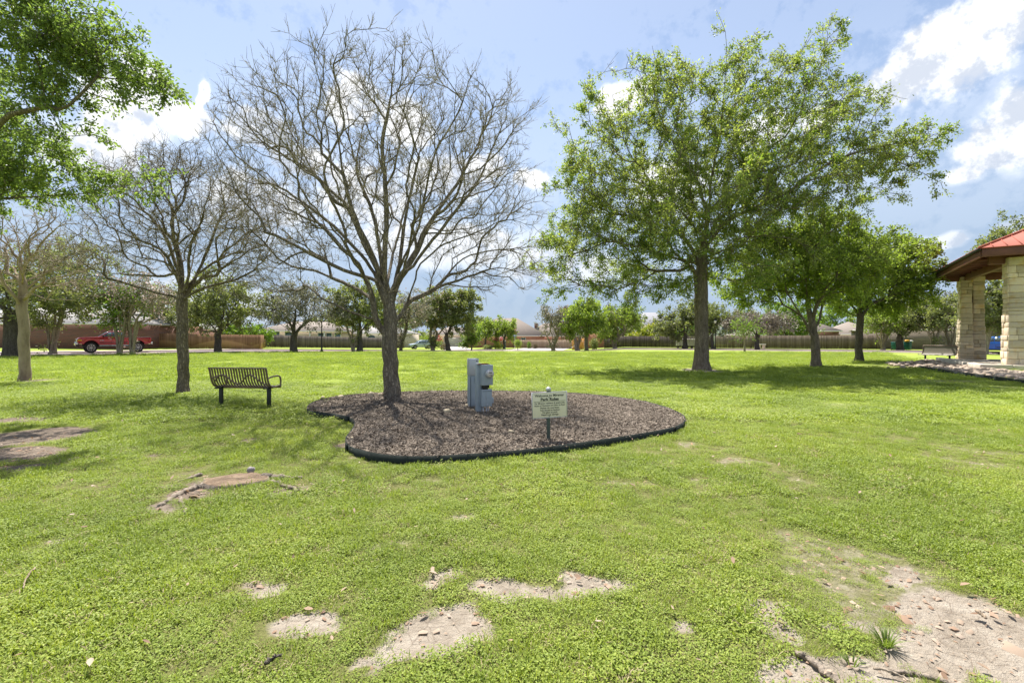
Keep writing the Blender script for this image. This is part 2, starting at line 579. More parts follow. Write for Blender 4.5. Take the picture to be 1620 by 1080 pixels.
M['bin_teal'] = mat('bin_teal', (.012, .13, .12), (.01, .10, .095), 3, .5)
M['bag_yellow'] = mat('bag_yellow', (.72, .42, .03), (.62, .33, .02), 8, .5)
M['bag_white'] = mat('bag_white', (.75, .74, .7), (.68, .67, .63), 8, .5)
M['table_wood'] = mat('table_wood', (.05, .038, .03), (.08, .06, .048), 4, .7)
M['stump_root'] = mat('stump_root', (.17, .135, .105), (.30, .25, .20), 16, .95, bump=.7, bscale=40, spec=.1, c3=(.10, .08, .065))


def stump_face_mat():
    m, t, bs = newmat('stump_face')
    tc = t.n('ShaderNodeTexCoord')
    w = t.n('ShaderNodeTexWave', wave_type='RINGS', rings_direction='Z')
    w.inputs['Scale'].default_value = 9
    w.inputs['Distortion'].default_value = 2.2
    w.inputs['Detail'].default_value = 3
    t.l(tc.outputs['Object'], w.inputs['Vector'])
    f = t.noise(tc.outputs['Object'], 9, 5, .65)
    col = t.ramp(f, [(.3, (.10, .065, .04)), (.5, (.21, .145, .09)), (.62, (.30, .215, .135)), (.75, (.27, .23, .19))])
    col = t.mix(t.map(w.outputs['Fac'], 0, 1, .35, 0), col, (.16, .09, .05))
    t.l(col, bs.inputs['Base Color'])
    bs.inputs['Roughness'].default_value = .9
    b = t.n('ShaderNodeBump')
    b.inputs['Strength'].default_value = .9
    b.inputs['Distance'].default_value = .05
    t.l(t.noise(tc.outputs['Object'], 18, 6, .75), b.inputs['Height'])
    t.l(b.outputs[0], bs.inputs['Normal'])
    return m


M['stump_face'] = stump_face_mat()


def lawn_mat():
    m, t, bs = newmat('lawn')
    g = t.n('ShaderNodeNewGeometry')
    pos = g.outputs['Position']
    at = t.n('ShaderNodeAttribute', attribute_name='bare')
    big = t.noise(pos, .10, 4, .6)
    mid = t.noise(pos, .9, 5, .65)
    sm = t.noise(pos, 9, 5, .7)
    fine = t.noise(pos, 55, 4, .7)
    f = t.math('ADD', t.math('ADD', t.math('MULTIPLY', big, .36), t.math('MULTIPLY', mid, .34)), t.math('ADD', t.math('MULTIPLY', sm, .18), t.math('MULTIPLY', fine, .12)))
    green = t.ramp(f, [(.34, (.16, .20, .038)), (.46, (.22, .28, .048)), (.56, (.28, .34, .062)), (.66, (.40, .365, .14))])
    th = t.n('ShaderNodeAttribute', attribute_name='thatch')
    green = t.mix(t.math('MULTIPLY', th.outputs['Fac'], .8), green, t.ramp(fine, [(.3, (.085, .075, .035)), (.7, (.21, .195, .085))]))
    # bare soil: pale clay, finely cracked, with grit
    v = t.n('ShaderNodeTexVoronoi', feature='DISTANCE_TO_EDGE')
    v.inputs['Scale'].default_value = 9
    t.l(pos, v.inputs['Vector'])
    v2 = t.n('ShaderNodeTexVoronoi')
    v2.inputs['Scale'].default_value = 60
    t.l(pos, v2.inputs['Vector'])
    soil = t.ramp(t.noise(pos, 6, 6, .7), [(.28, (.22, .18, .138)), (.5, (.35, .298, .238)), (.75, (.45, .398, .33))])
    soil = t.mix(t.map(v.outputs['Distance'], 0, .035, .5, 0), soil, (.16, .12, .09))
    soil = t.mix(t.map(v2.outputs['Distance'], .10, .22, .6, 0), soil, t.ramp(v2.outputs['Color'], [(.2, (.22, .15, .10)), (.8, (.58, .52, .45))]))
    dk = t.n('ShaderNodeAttribute', attribute_name='dark_soil')
    soil = t.mix(t.math('MULTIPLY', dk.outputs['Fac'], .72), soil, t.ramp(t.noise(pos, 9, 6, .75), [(.3, (.075, .052, .038)), (.7, (.22, .165, .125))]))
    b0 = t.math('ADD', at.outputs['Fac'], t.math('MULTIPLY', t.math('SUBTRACT', t.noise(pos, 14, 5, .7), .5), .5))
    fac = t.map(b0, .26, .62)
    t.l(t.mix(fac, green, soil), bs.inputs['Base Color'])
    bs.inputs['Roughness'].default_value = .95
    bs.inputs['Specular IOR Level'].default_value = .12
    b = t.n('ShaderNodeBump')
    b.inputs['Strength'].default_value = .8
    b.inputs['Distance'].default_value = .05
    t.l(t.math('ADD', t.math('MULTIPLY', sm, .5), t.noise(pos, 30, 5, .75)), b.inputs['Height'])
    t.l(b.outputs[0], bs.inputs['Normal'])
    return m


M['lawn'] = lawn_mat()
# ---------------------------------------------------------------- camera, sky, sun
cam = bpy.data.cameras.new('camera')
cam.sensor_width = 36
cam.lens = FPX / 1620 * 36
cam.shift_y = -(540 - HY) / 1620
cam.clip_end = 2000
cam.clip_start = .05
co = bpy.data.objects.new('camera', cam)
COL.objects.link(co)
co.location = (0, 0, CAMH)
co.rotation_euler = (R(90), 0, 0)
SC.camera = co

sl = bpy.data.lights.new('sun', 'SUN')
sl.energy = SUN_E
sl.angle = R(.55)
sl.color = (1, .955, .88)
so = bpy.data.objects.new('sun', sl)
COL.objects.link(so)
sd = Vector((math.sin(R(SUN_AZ)) * math.cos(R(SUN_EL)), math.cos(R(SUN_AZ)) * math.cos(R(SUN_EL)), math.sin(R(SUN_EL))))
so.rotation_euler = sd.to_track_quat('Z', 'Y').to_euler()

SC.view_settings.view_transform = 'Standard'
SC.view_settings.look = 'None'
SC.view_settings.exposure = EXPO
SC.view_settings.gamma = 1


def world():
    w = bpy.data.worlds.new('World')
    SC.world = w
    w.use_nodes = True
    nt = w.node_tree
    t = NT(nt)
    bg = nt.nodes['Background']
    sky = t.n('ShaderNodeTexSky', sky_type='NISHITA')
    sky.sun_disc = False
    sky.sun_elevation = R(SUN_EL)
    sky.sun_rotation = R(SUN_AZ)
    sky.dust_density = .35
    sky.air_density = 1.0
    sky.ozone_density = 1.4
    t.l(sky.outputs[0], bg.inputs[0])
    bg.inputs[1].default_value = SKY_S
    # cumulus drifting over the park, laid out by compass direction and height above the horizon
    tc = t.n('ShaderNodeTexCoord')
    nv = t.n('ShaderNodeVectorMath', operation='NORMALIZE')
    t.l(tc.outputs['Generated'], nv.inputs[0])
    sp = t.n('ShaderNodeSeparateXYZ')
    t.l(nv.outputs[0], sp.inputs[0])
    az = t.math('ARCTAN2', sp.outputs[0], sp.outputs[1])
    el = t.math('ARCSINE', sp.outputs[2])
    cb = t.n('ShaderNodeCombineXYZ')
    t.l(az, cb.inputs[0])
    t.l(el, cb.inputs[1])
    nz = t.math('ADD', t.math('MULTIPLY', t.noise(nv.outputs[0], 6.5, 9, .64), .66), t.math('MULTIPLY', t.noise(nv.outputs[0], 19, 8, .66), .34))
    wv = t.n('ShaderNodeVectorMath', operation='MULTIPLY_ADD')
    t.l(t.noise(nv.outputs[0], 3.2, 5, .6, 'Color'), wv.inputs[0])
    wv.inputs[1].default_value = (.16, .12, 0)
    t.l(cb.outputs[0], wv.inputs[2])
    off = t.n('ShaderNodeVectorMath', operation='SUBTRACT')
    t.l(wv.outputs[0], off.inputs[0])
    off.inputs[1].default_value = (.08, .06, 0)
    best = None
    for (px, py, rx, ry) in CLOUDS:
        d = np.array([(px - CX) / FPX, 1, (HY - py) / FPX])
        d /= np.linalg.norm(d)
        a, e = math.atan2(d[0], d[1]), math.asin(d[2])
        ra = rx * 1.12 / FPX * math.cos(a) ** 2
        re = ry * 1.15 / FPX * math.cos(a) * math.cos(e)
        ma = t.n('ShaderNodeVectorMath', operation='MULTIPLY_ADD')
        t.l(off.outputs[0], ma.inputs[0])
        ma.inputs[1].default_value = (1 / ra, 1 / re, 0)
        ma.inputs[2].default_value = (-a / ra, -e / re, 0)
        ln = t.n('ShaderNodeVectorMath', operation='LENGTH')
        t.l(ma.outputs[0], ln.inputs[0])
        best = ln.outputs['Value'] if best is None else t.math('MINIMUM', best, ln.outputs['Value'])
    # away from the named clouds, scattered ones over the rest of the sky
    far = t.map(t.math('ABSOLUTE', az), .85, 1.15)
    gen = t.math('SUBTRACT', 1.55, t.math('MULTIPLY', t.noise(nv.outputs[0], 2.1, 4, .55), 1.25))
    best = t.math('ADD', t.math('MULTIPLY', best, t.math('SUBTRACT', 1, far)), t.math('MULTIPLY', gen, far))
    dens = t.math('ADD', t.math('SUBTRACT', 1.0, best), t.math('MULTIPLY', t.math('SUBTRACT', nz, .5), 2.3))
    fac = t.map(dens, -.08, .50)
    sh = t.n('ShaderNodeVectorMath', operation='ADD')
    t.l(nv.outputs[0], sh.inputs[0])
    sh.inputs[1].default_value = (-.010, .0, .026)
    relief = t.math('MULTIPLY', t.math('SUBTRACT', t.noise(nv.outputs[0], 6.5, 9, .64), t.noise(sh.outputs[0], 6.5, 9, .64)), 5.0)
    body = t.map(t.math('ADD', t.math('ADD', relief, t.math('MULTIPLY', t.noise(nv.outputs[0], 4.5, 5, .6), 1.0)), t.math('MULTIPLY', dens, -.10)), .12, .62)
    ccol = t.mix(body, (.60, .645, .73), (1.0, 1.0, 1.0))
    bg2 = t.n('ShaderNodeBackground')
    t.l(ccol, bg2.inputs[0])
    bg2.inputs[1].default_value = CLOUD_S
    mx = t.n('ShaderNodeMixShader')
    bank = t.map(el, .55, .04, .26, .92)
    ccol = t.mix(t.math('SUBTRACT', bank, t.math('MULTIPLY', fac, .5), None, True), ccol, (.295, .395, .555))
    t.l(ccol, bg2.inputs[0])
    t.l(t.math('MAXIMUM', t.math('MULTIPLY', fac, .95), bank), mx.inputs[0])
    t.l(bg.outputs[0], mx.inputs[1])
    t.l(bg2.outputs[0], mx.inputs[2])
    t.l(mx.outputs[0], nt.nodes['World Output'].inputs[0])


CLOUDS = [(1540, 85, 175, 68), (1600, 30, 110, 50), (1440, 125, 95, 42), (1500, 70, 80, 45), (1615, 205, 50, 65), (1570, 235, 55, 35), (1530, 268, 40, 16),
          (1490, 370, 48, 12), (1590, 356, 40, 12),
          (235, 140, 60, 55), (300, 190, 60, 35), (200, 205, 100, 45), (140, 240, 130, 60), (330, 150, 14, 30),
          (420, 205, 55, 35), (555, 165, 60, 42), (640, 195, 55, 48), (480, 255, 70, 42), (700, 285, 90, 42), (570, 310, 110, 60), (770, 265, 50, 22), (845, 290, 38, 18), (700, 380, 160, 40), (420, 340, 120, 60), (200, 150, 110, 60),
          (985, 160, 46, 26), (960, 185, 24, 14), (1060, 300, 110, 45), (1190, 215, 70, 32), (1290, 180, 45, 22), (300, 480, 200, 40), (900, 420, 120, 30)]
world()

# ---------------------------------------------------------------- bare patches of the lawn (ground metres)
PATCH = []



def patch(px, py, rx, ry, amt=1.0):
    c = gnd(px, py)
    dep = py - HY
    PATCH.append((c[0], c[1], rx * c[1] / FPX, max(ry * c[1] / dep, rx * c[1] / FPX * .25), amt))


for a in [(512, 976, 66, 25), (700, 998, 86, 36), (665, 1025, 70, 22, .95), (778, 940, 48, 19), (700, 914, 24, 15), (940, 935, 68, 20), (445, 925, 34, 12), (578, 1048, 34, 11, .75), (840, 940, 30, 10, .7),
          (1085, 993, 25, 10, .8), (1225, 985, 40, 26), (1240, 1045, 60, 26), (1345, 1062, 80, 26), (1490, 965, 105, 42), (1570, 1000, 95, 48), (1460, 1035, 90, 50), (1600, 1060, 90, 50), (1400, 908, 32, 12),
          (1230, 958, 45, 9, .9), (1330, 985, 40, 9, .9), (1055, 893, 18, 5, .7), (1095, 880, 14, 5, .7), (570, 1070, 30, 10, .6),
          (45, 690, 85, 16), (30, 663, 45, 5, .9), (20, 718, 60, 14), (110, 684, 45, 6, .9), (20, 740, 50, 6, .8), (350, 765, 62, 10, .9), (290, 785, 48, 9, .95), (248, 806, 36, 6, .8), (462, 770, 28, 6, .9), (395, 695, 14, 5, .8),
          (240, 720, 14, 4, .7), (20, 874, 40, 5, .8), (80, 858, 26, 4, .8), (272, 770, 20, 4, .8), (290, 622, 20, 4, .7), (48, 602, 26, 4, .7), (1110, 586, 30, 4, .8), (1395, 579, 50, 4, .42), (1500, 603, 70, 4, .5), (1590, 612, 40, 3, .5),
          (1330, 640, 70, 8, .35), (1250, 648, 90, 6, .3), (720, 815, 35, 6, .5), (525, 655, 30, 4, .5), (545, 705, 12, 8, .8), (480, 650, 12, 4, .6), (160, 770, 40, 5, .4), (346, 643, 9, 3, .7), (428, 645, 9, 3, .7), (385, 650, 40, 4, .35), (980, 760, 60, 6, .4), (1180, 730, 80, 7, .38), (600, 860, 50, 6, .4), (1090, 800, 25, 5, .45)]:
    patch(*a)

BEDPX = [(486, 645), (489, 639), (500, 633), (520, 628), (545, 624.5), (575, 621.5), (610, 619.5), (650, 618), (700, 617), (760, 616.8), (820, 617.5), (880, 619), (930, 622.5), (980, 628), (1020, 634), (1050, 642), (1070, 649.5), (1081, 656), (1084, 662),
         (1079, 669), (1062, 675.5), (1030, 682), (985, 689.5), (930, 698), (870, 706), (810, 712.5), (750, 717), (690, 720), (640, 720.5), (600, 717.5), (570, 711), (553, 704), (547, 696.5), (549, 688), (556, 679.5), (561, 671), (560, 664), (552, 658.5), (535, 654.5), (512, 651.5), (494, 649)]


def catmull(p, k=6, closed=False):
    p = np.asarray(p, float)
    n = len(p)
    out = []
    rng = range(n if closed else n - 1)
    for i in rng:
        if closed:
            a, b, c, d = p[(i - 1) % n], p[i], p[(i + 1) % n], p[(i + 2) % n]
        else:
            b, c = p[i], p[i + 1]
            a = p[i - 1] if i else 2 * b - c
            d = p[i + 2] if i + 2 < n else 2 * c - b
        for t in np.arange(k) / k:
            out.append(.5 * ((2 * b) + (c - a) * t + (2 * a - 5 * b + 4 * c - d) * t * t + (3 * b - a - 3 * c + d) * t ** 3))
    if not closed:
        out.append(p[-1])
    return np.array(out)


BED = catmull([gnd(a, b, .10)[:2] for a, b in BEDPX], 4, True)


def inside(poly, x, y):
    x, y = np.asarray(x, float), np.asarray(y, float)
    r = np.zeros(x.shape, bool)
    px, py = poly[:, 0], poly[:, 1]
    j = len(poly) - 1
    for i in range(len(poly)):
        c = ((py[i] > y) != (py[j] > y)) & (x < (px[j] - px[i]) * (y - py[i]) / (py[j] - py[i] + 1e-12) + px[i])
        r ^= c
        j = i
    return r


def bare(x, y):
    x, y = np.asarray(x, float), np.asarray(y, float)
    wx = x + (fbm(x * 1.7, y * 1.7, 4, 5) - .5) * .4
    wx = wx + (fbm(x * 7, y * 7, 3, 41) - .5) * .12
    wy = y + (fbm(x * 7, y * 7, 3, 45) - .5) * .12 + (fbm(x * 1.7, y * 1.7, 4, 9) - .5) * .4
    b = np.zeros(x.shape)
    for (cx, cy, rx, ry, am) in PATCH:
        d = np.sqrt(((wx - cx) / rx) ** 2 + ((wy - cy) / ry) ** 2)
        b = np.maximum(b, am * sst(1.35, .55, d))
    b = b * (.72 + .62 * fbm(x * 4.5, y * 4.5, 4, 2))
    thin = sst(.60, .80, fbm(x * .9 + 7, y * .9, 4, 17)) * .42        # slightly threadbare spots elsewhere
    return np.clip(np.maximum(b, thin), 0, 1)


# pavilion frame (needed by the lawn too)
PU, PVv = np.array([.55, .835]), np.array([.835, -.55])
PC = np.array([21.4, 20.8])


def pav(a, b, z=0.0):              # b along the side that runs away (u), a along the front (v)
    q = PC + a * PVv + b * PU
    return np.array([q[0], q[1], z])


ROCKS = np.array([gnd(a, b)[:2] for a, b in [(1402, 578), (1420, 574), (1450, 572), (1485, 570.5), (1551, 585), (1700, 600), (1720, 617), (1640, 607), (1600, 602), (1562, 597), (1525, 592), (1490, 587), (1466, 583.5), (1440, 582)]])


def lawn():
    def axis(segs):
        out = []
        for a, b, s in segs:
            out += list(np.arange(a, b, s))
        return np.array(out + [segs[-1][1]])
    xs = axis([(-400, -100, 15), (-100, -40, 2.5), (-40, -14, .8), (-14, -6, .2), (-6, 6, .055), (6, 14, .2), (14, 40, .8), (40, 100, 2.5), (100, 400, 15)])
    ys = axis([(-60, -5, 5), (-5, 1.4, .6), (1.4, 4.5, .045), (4.5, 9, .1), (9, 20, .35), (20, 50, 1.2), (50, 110, 2.5), (110, 600, 20)])
    X, Y = np.meshgrid(xs, ys)
    Z = gz(X, Y)
    b = bare(X, Y) * (Y < 45)
    b = np.maximum(b, inside(ROCKS, X, Y) * .9)
    Z = Z - .012 * b + (fbm(X * 1.3, Y * 1.3, 3, 21) - .5) * .03 * (np.hypot(X, Y) < 16)
    nx, ny = len(xs), len(ys)
    i = np.arange(ny - 1)[:, None] * nx
    j = np.arange(nx - 1)[None]
    F = np.stack([i + j, i + j + 1, i + nx + j + 1, i + nx + j], -1).reshape(-1, 4)
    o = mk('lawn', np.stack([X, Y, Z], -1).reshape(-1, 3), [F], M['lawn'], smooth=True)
    at = o.data.attributes.new('bare', 'FLOAT', 'POINT')
    at.data.foreach_set('value', b.ravel().astype(np.float32))
    at = o.data.attributes.new('dark_soil', 'FLOAT', 'POINT')  # mixes bare soil darker and browner at left and far right
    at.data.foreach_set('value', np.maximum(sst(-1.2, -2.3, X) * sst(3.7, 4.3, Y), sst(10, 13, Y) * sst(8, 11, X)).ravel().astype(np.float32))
    at = o.data.attributes.new('thatch', 'FLOAT', 'POINT')
    at.data.foreach_set('value', (sst(14, 8, np.hypot(X, Y)) * sst(.5, .9, Y) * sst(1.17 * Y + 3.2, 1.17 * Y + 2.6, np.abs(X))).ravel().astype(np.float32))
    tag(o, kind='structure')
    return o


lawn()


# ---------------------------------------------------------------- street ring
def ring(name, r0, r1, z, m, th0=-62, th1=62, thick=0.0, skip=None):
    th = np.arange(th0, th1 + .01, .5)
    mb = MB()
    ri = Rin(th)
    rows = []
    for q in (r0, (r0 + r1) / 2, r1):
        r = ri + q
        x, y = r * np.sin(np.radians(th)), r * np.cos(np.radians(th))
        rows.append(np.column_stack([x, y, gz(x, y) + z]))
    n = len(th)
    if thick:
        lo = [a.copy() for a in (rows[2], rows[0])]
        for a in lo:
            a[:, 2] -= thick
        rows = rows + lo
        rows.append(rows[0])
    V = np.vstack(rows)
    i = np.arange(n - 1)
    F = []
    for k in range(len(rows) - 1):
        F.append(np.stack([i + k * n, i + 1 + k * n, i + 1 + (k + 1) * n, i + (k + 1) * n], 1))
    mb.add(V, F)
    return tag(mb.build(name, m), kind='structure')


ring('park_path', -1.5, -.25, .035, M['concrete'], thick=.1)
ring('inner_kerb', -.2, .05, .10, M['concrete'], thick=.2)
ring('street', .05, 7.6, .025, M['asphalt'])
ring('outer_kerb', 7.6, 7.85, .12, M['concrete'], thick=.25)
ring('pavement', 9.6, 10.9, .05, M['concrete'], thick=.15)


def ribbon(name, pts, w, z, m):
    pts = catmull(pts, 8)
    t = np.gradient(pts, axis=0)
    t /= np.linalg.norm(t, axis=1, keepdims=True)
    nrm = np.column_stack([t[:, 1], -t[:, 0]])
    rows = []
    for q in (-.5, 0, .5):
        p = pts + nrm * w * q
        rows.append(np.column_stack([p, gz(p[:, 0], p[:, 1]) + z]))
    n = len(pts)
    i = np.arange(n - 1)
    return tag(mk(name, np.vstack(rows), [np.vstack([np.stack([i + k * n, i + (k + 1) * n, i + 1 + (k + 1) * n, i + 1 + k * n], 1) for k in (0, 1)])], m), kind='structure')


ribbon('side_street', [(3, 76), (6, 90), (11, 110), (20, 150), (34, 230)], 10, .04, M['concrete_street'])
ribbon('driveway', [(-9.5, 83), (-12.5, 100), (-14.2, 112)], 5.2, .045, M['concrete_street'])


# ---------------------------------------------------------------- living ground cover
def proto_clump(kind, seed):
    rng = np.random.default_rng(seed)
    if kind == 'clover':
        n, rad, L, W, h = 125, .105, .0165, .0095, .038
    elif kind == 'straw':
        n, rad, L, W, h = 26, .11, .05, .0035, .03
    elif kind == 'blade':
        n, rad, L, W, h = 60, .10, .058, .0042, .01
    elif kind == 'patch':
        n, rad, L, W, h = 210, .30, .030, .02, .045
    else:
        n, rad, L, W, h = 260, .65, .07, .028, .06
    a = rng.random(n) * 6.283
    r = rad * np.sqrt(rng.random(n)) * (.75 + .5 * rng.random(n))
    c = np.column_stack([r * np.cos(a), r * np.sin(a), h * (.12 + .88 * rng.random(n)) * (1 - .45 * (r / rad) ** 2).clip(.3)])
    b = rng.random(n) * 6.283
    if kind == 'blade':
        tilt = rng.uniform(.5, 1.35, n)
        c[:, 2] *= .2
    elif kind == 'far':
        tilt = rng.uniform(.0, 1.0, n)
        c[:, 2] *= .6
    else:
        tilt = rng.uniform(-.5, .75, n)
    d = np.column_stack([np.cos(b) * np.cos(tilt), np.sin(b) * np.cos(tilt), np.sin(tilt)])
    s = np.column_stack([-np.sin(b), np.cos(b), rng.normal(0, .25, n)])
    l = (L * rng.uniform(.65, 1.25, n))[:, None]
    w = (W * rng.uniform(.7, 1.2, n))[:, None]
    up = np.array([0, 0, .12])
    V = np.stack([c, c + d * l * .5 + s * w * .5 + up * l, c + d * l, c + d * l * .5 - s * w * .5 + up * l], 1).reshape(-1, 3)
    me = bpy.data.meshes.new('grass_' + kind)
    me.from_pydata(V.tolist(), [], (np.arange(n)[:, None] * 4 + np.arange(4)).tolist())
    me.materials.append(M['straw' if kind == 'straw' else 'grass'])
    return bpy.data.objects.new('grass_' + kind, me)


def scatter(name, protos, pts, scl, idx, rng, tilt=.12):
    n = len(pts)
    me = bpy.data.meshes.new(name)
    me.vertices.add(n)
    me.vertices.foreach_set('co', np.asarray(pts, np.float32).ravel())
    rot = np.column_stack([rng.normal(0, tilt, n), rng.normal(0, tilt, n), rng.random(n) * 6.283]).astype(np.float32)
    me.attributes.new('rot', 'FLOAT_VECTOR', 'POINT').data.foreach_set('vector', rot.ravel())
    me.attributes.new('scl', 'FLOAT', 'POINT').data.foreach_set('value', np.asarray(scl, np.float32))
    me.attributes.new('idx', 'INT', 'POINT').data.foreach_set('value', np.asarray(idx, np.int32))
    o = bpy.data.objects.new(name, me)
    COL.objects.link(o)
    ng = bpy.data.node_groups.new(name, 'GeometryNodeTree')
    ng.interface.new_socket('Geometry', in_out='INPUT', socket_type='NodeSocketGeometry')
    ng.interface.new_socket('Geometry', in_out='OUTPUT', socket_type='NodeSocketGeometry')
    N = ng.nodes.new
    gi, go, jn = N('NodeGroupInput'), N('NodeGroupOutput'), N('GeometryNodeJoinGeometry')

    def attr(nm, ty):
        a = N('GeometryNodeInputNamedAttribute')
        a.data_type = ty
        a.inputs[0].default_value = nm
        return a.outputs[0]
    ar, asc, ai = attr('rot', 'FLOAT_VECTOR'), attr('scl', 'FLOAT'), attr('idx', 'INT')
    e2r = N('FunctionNodeEulerToRotation')
    ng.links.new(ar, e2r.inputs[0])
    for k, p in enumerate(protos):
        oi = N('GeometryNodeObjectInfo')
        oi.inputs['Object'].default_value = p
        cmp = N('FunctionNodeCompare')
        cmp.data_type = 'INT'
        cmp.operation = 'EQUAL'
        ng.links.new(ai, cmp.inputs[2])
        cmp.inputs[3].default_value = k
        io = N('GeometryNodeInstanceOnPoints')
        ng.links.new(gi.outputs[0], io.inputs['Points'])
        ng.links.new(cmp.outputs[0], io.inputs['Selection'])
        ng.links.new(oi.outputs['Geometry'], io.inputs['Instance'])
        ng.links.new(e2r.outputs[0], io.inputs['Rotation'])
        ng.links.new(asc, io.inputs['Scale'])
        ng.links.new(io.outputs[0], jn.inputs[0])
    ng.links.new(jn.outputs[0], go.inputs[0])
    md = o.modifiers.new('scatter', 'NODES')
    md.node_group = ng
    return tag(o, kind='stuff')


def keep_off(x, y):                # where no grass grows
    th = np.degrees(np.arctan2(x, y))
    r = np.hypot(x, y) - Rin(th)
    k = inside(BED, x, y) | (r > -1.6) | inside(ROCKS, x, y)
    q = np.stack([x, y], -1) - PC
    a, b = q @ PVv, q @ PUd
    return k | ((a > -.75) & (b > -.85))


PUd = PU / np.linalg.norm(PU)


def grass():
    rng = np.random.default_rng(5)
    protos = [proto_clump('clover', 1), proto_clump('clover', 2), proto_clump('blade', 3), proto_clump('patch', 4), proto_clump('patch', 5), proto_clump('far', 6), proto_clump('far', 7), proto_clump('straw', 8)]
    P_, S_, I_ = [], [], []

    def band(y0, y1, per_m2, kinds, smin, smax, thr, wide=1.17, side=3.2):
        hw = wide * y1 + side
        n = int(2 * hw * (y1 - y0) * per_m2)
        y = y0 + (y1 - y0) * rng.random(n)
        x = (rng.random(n) * 2 - 1) * hw
        k = np.abs(x) < wide * y + side
        x, y = x[k], y[k]
        n = len(x)
        b = bare(x, y)
        k = (b + rng.normal(0, .2, n) < thr) & ~keep_off(x, y)
        x, y, b = x[k], y[k], b[k]
        z = gz(x, y) + (fbm(x * 1.3, y * 1.3, 3, 21) - .5) * .03 * (np.hypot(x, y) < 16) - .006
        P_.append(np.column_stack([x, y, z]))
        lush = fbm(x * 1.1, y * 1.1, 3, 31)
        S_.append(rng.uniform(smin, smax, len(x)) * (.6 + .75 * lush) * (1 - .62 * np.clip(b * 2, 0, 1)))
        I_.append(rng.choice(kinds, len(x)))
    band(.6, 4.2, 330, [0, 0, 1, 1, 2, 2, 0, 1, 0, 1, 2, 7], .7, 1.15, .42)
    band(4.2, 8.0, 150, [0, 1, 0, 1, 2, 0, 1, 0, 1, 2, 2, 7], .9, 1.4, .42)
    band(8.0, 15, 26, [3, 4], .9, 1.4, .36)
    band(15, 46, 4.2, [5, 6], .6, 1.1, .4)
    # the near side, out of the frame
    scatter('grass', protos, np.vstack(P_), np.concatenate(S_), np.concatenate(I_), rng)


grass()

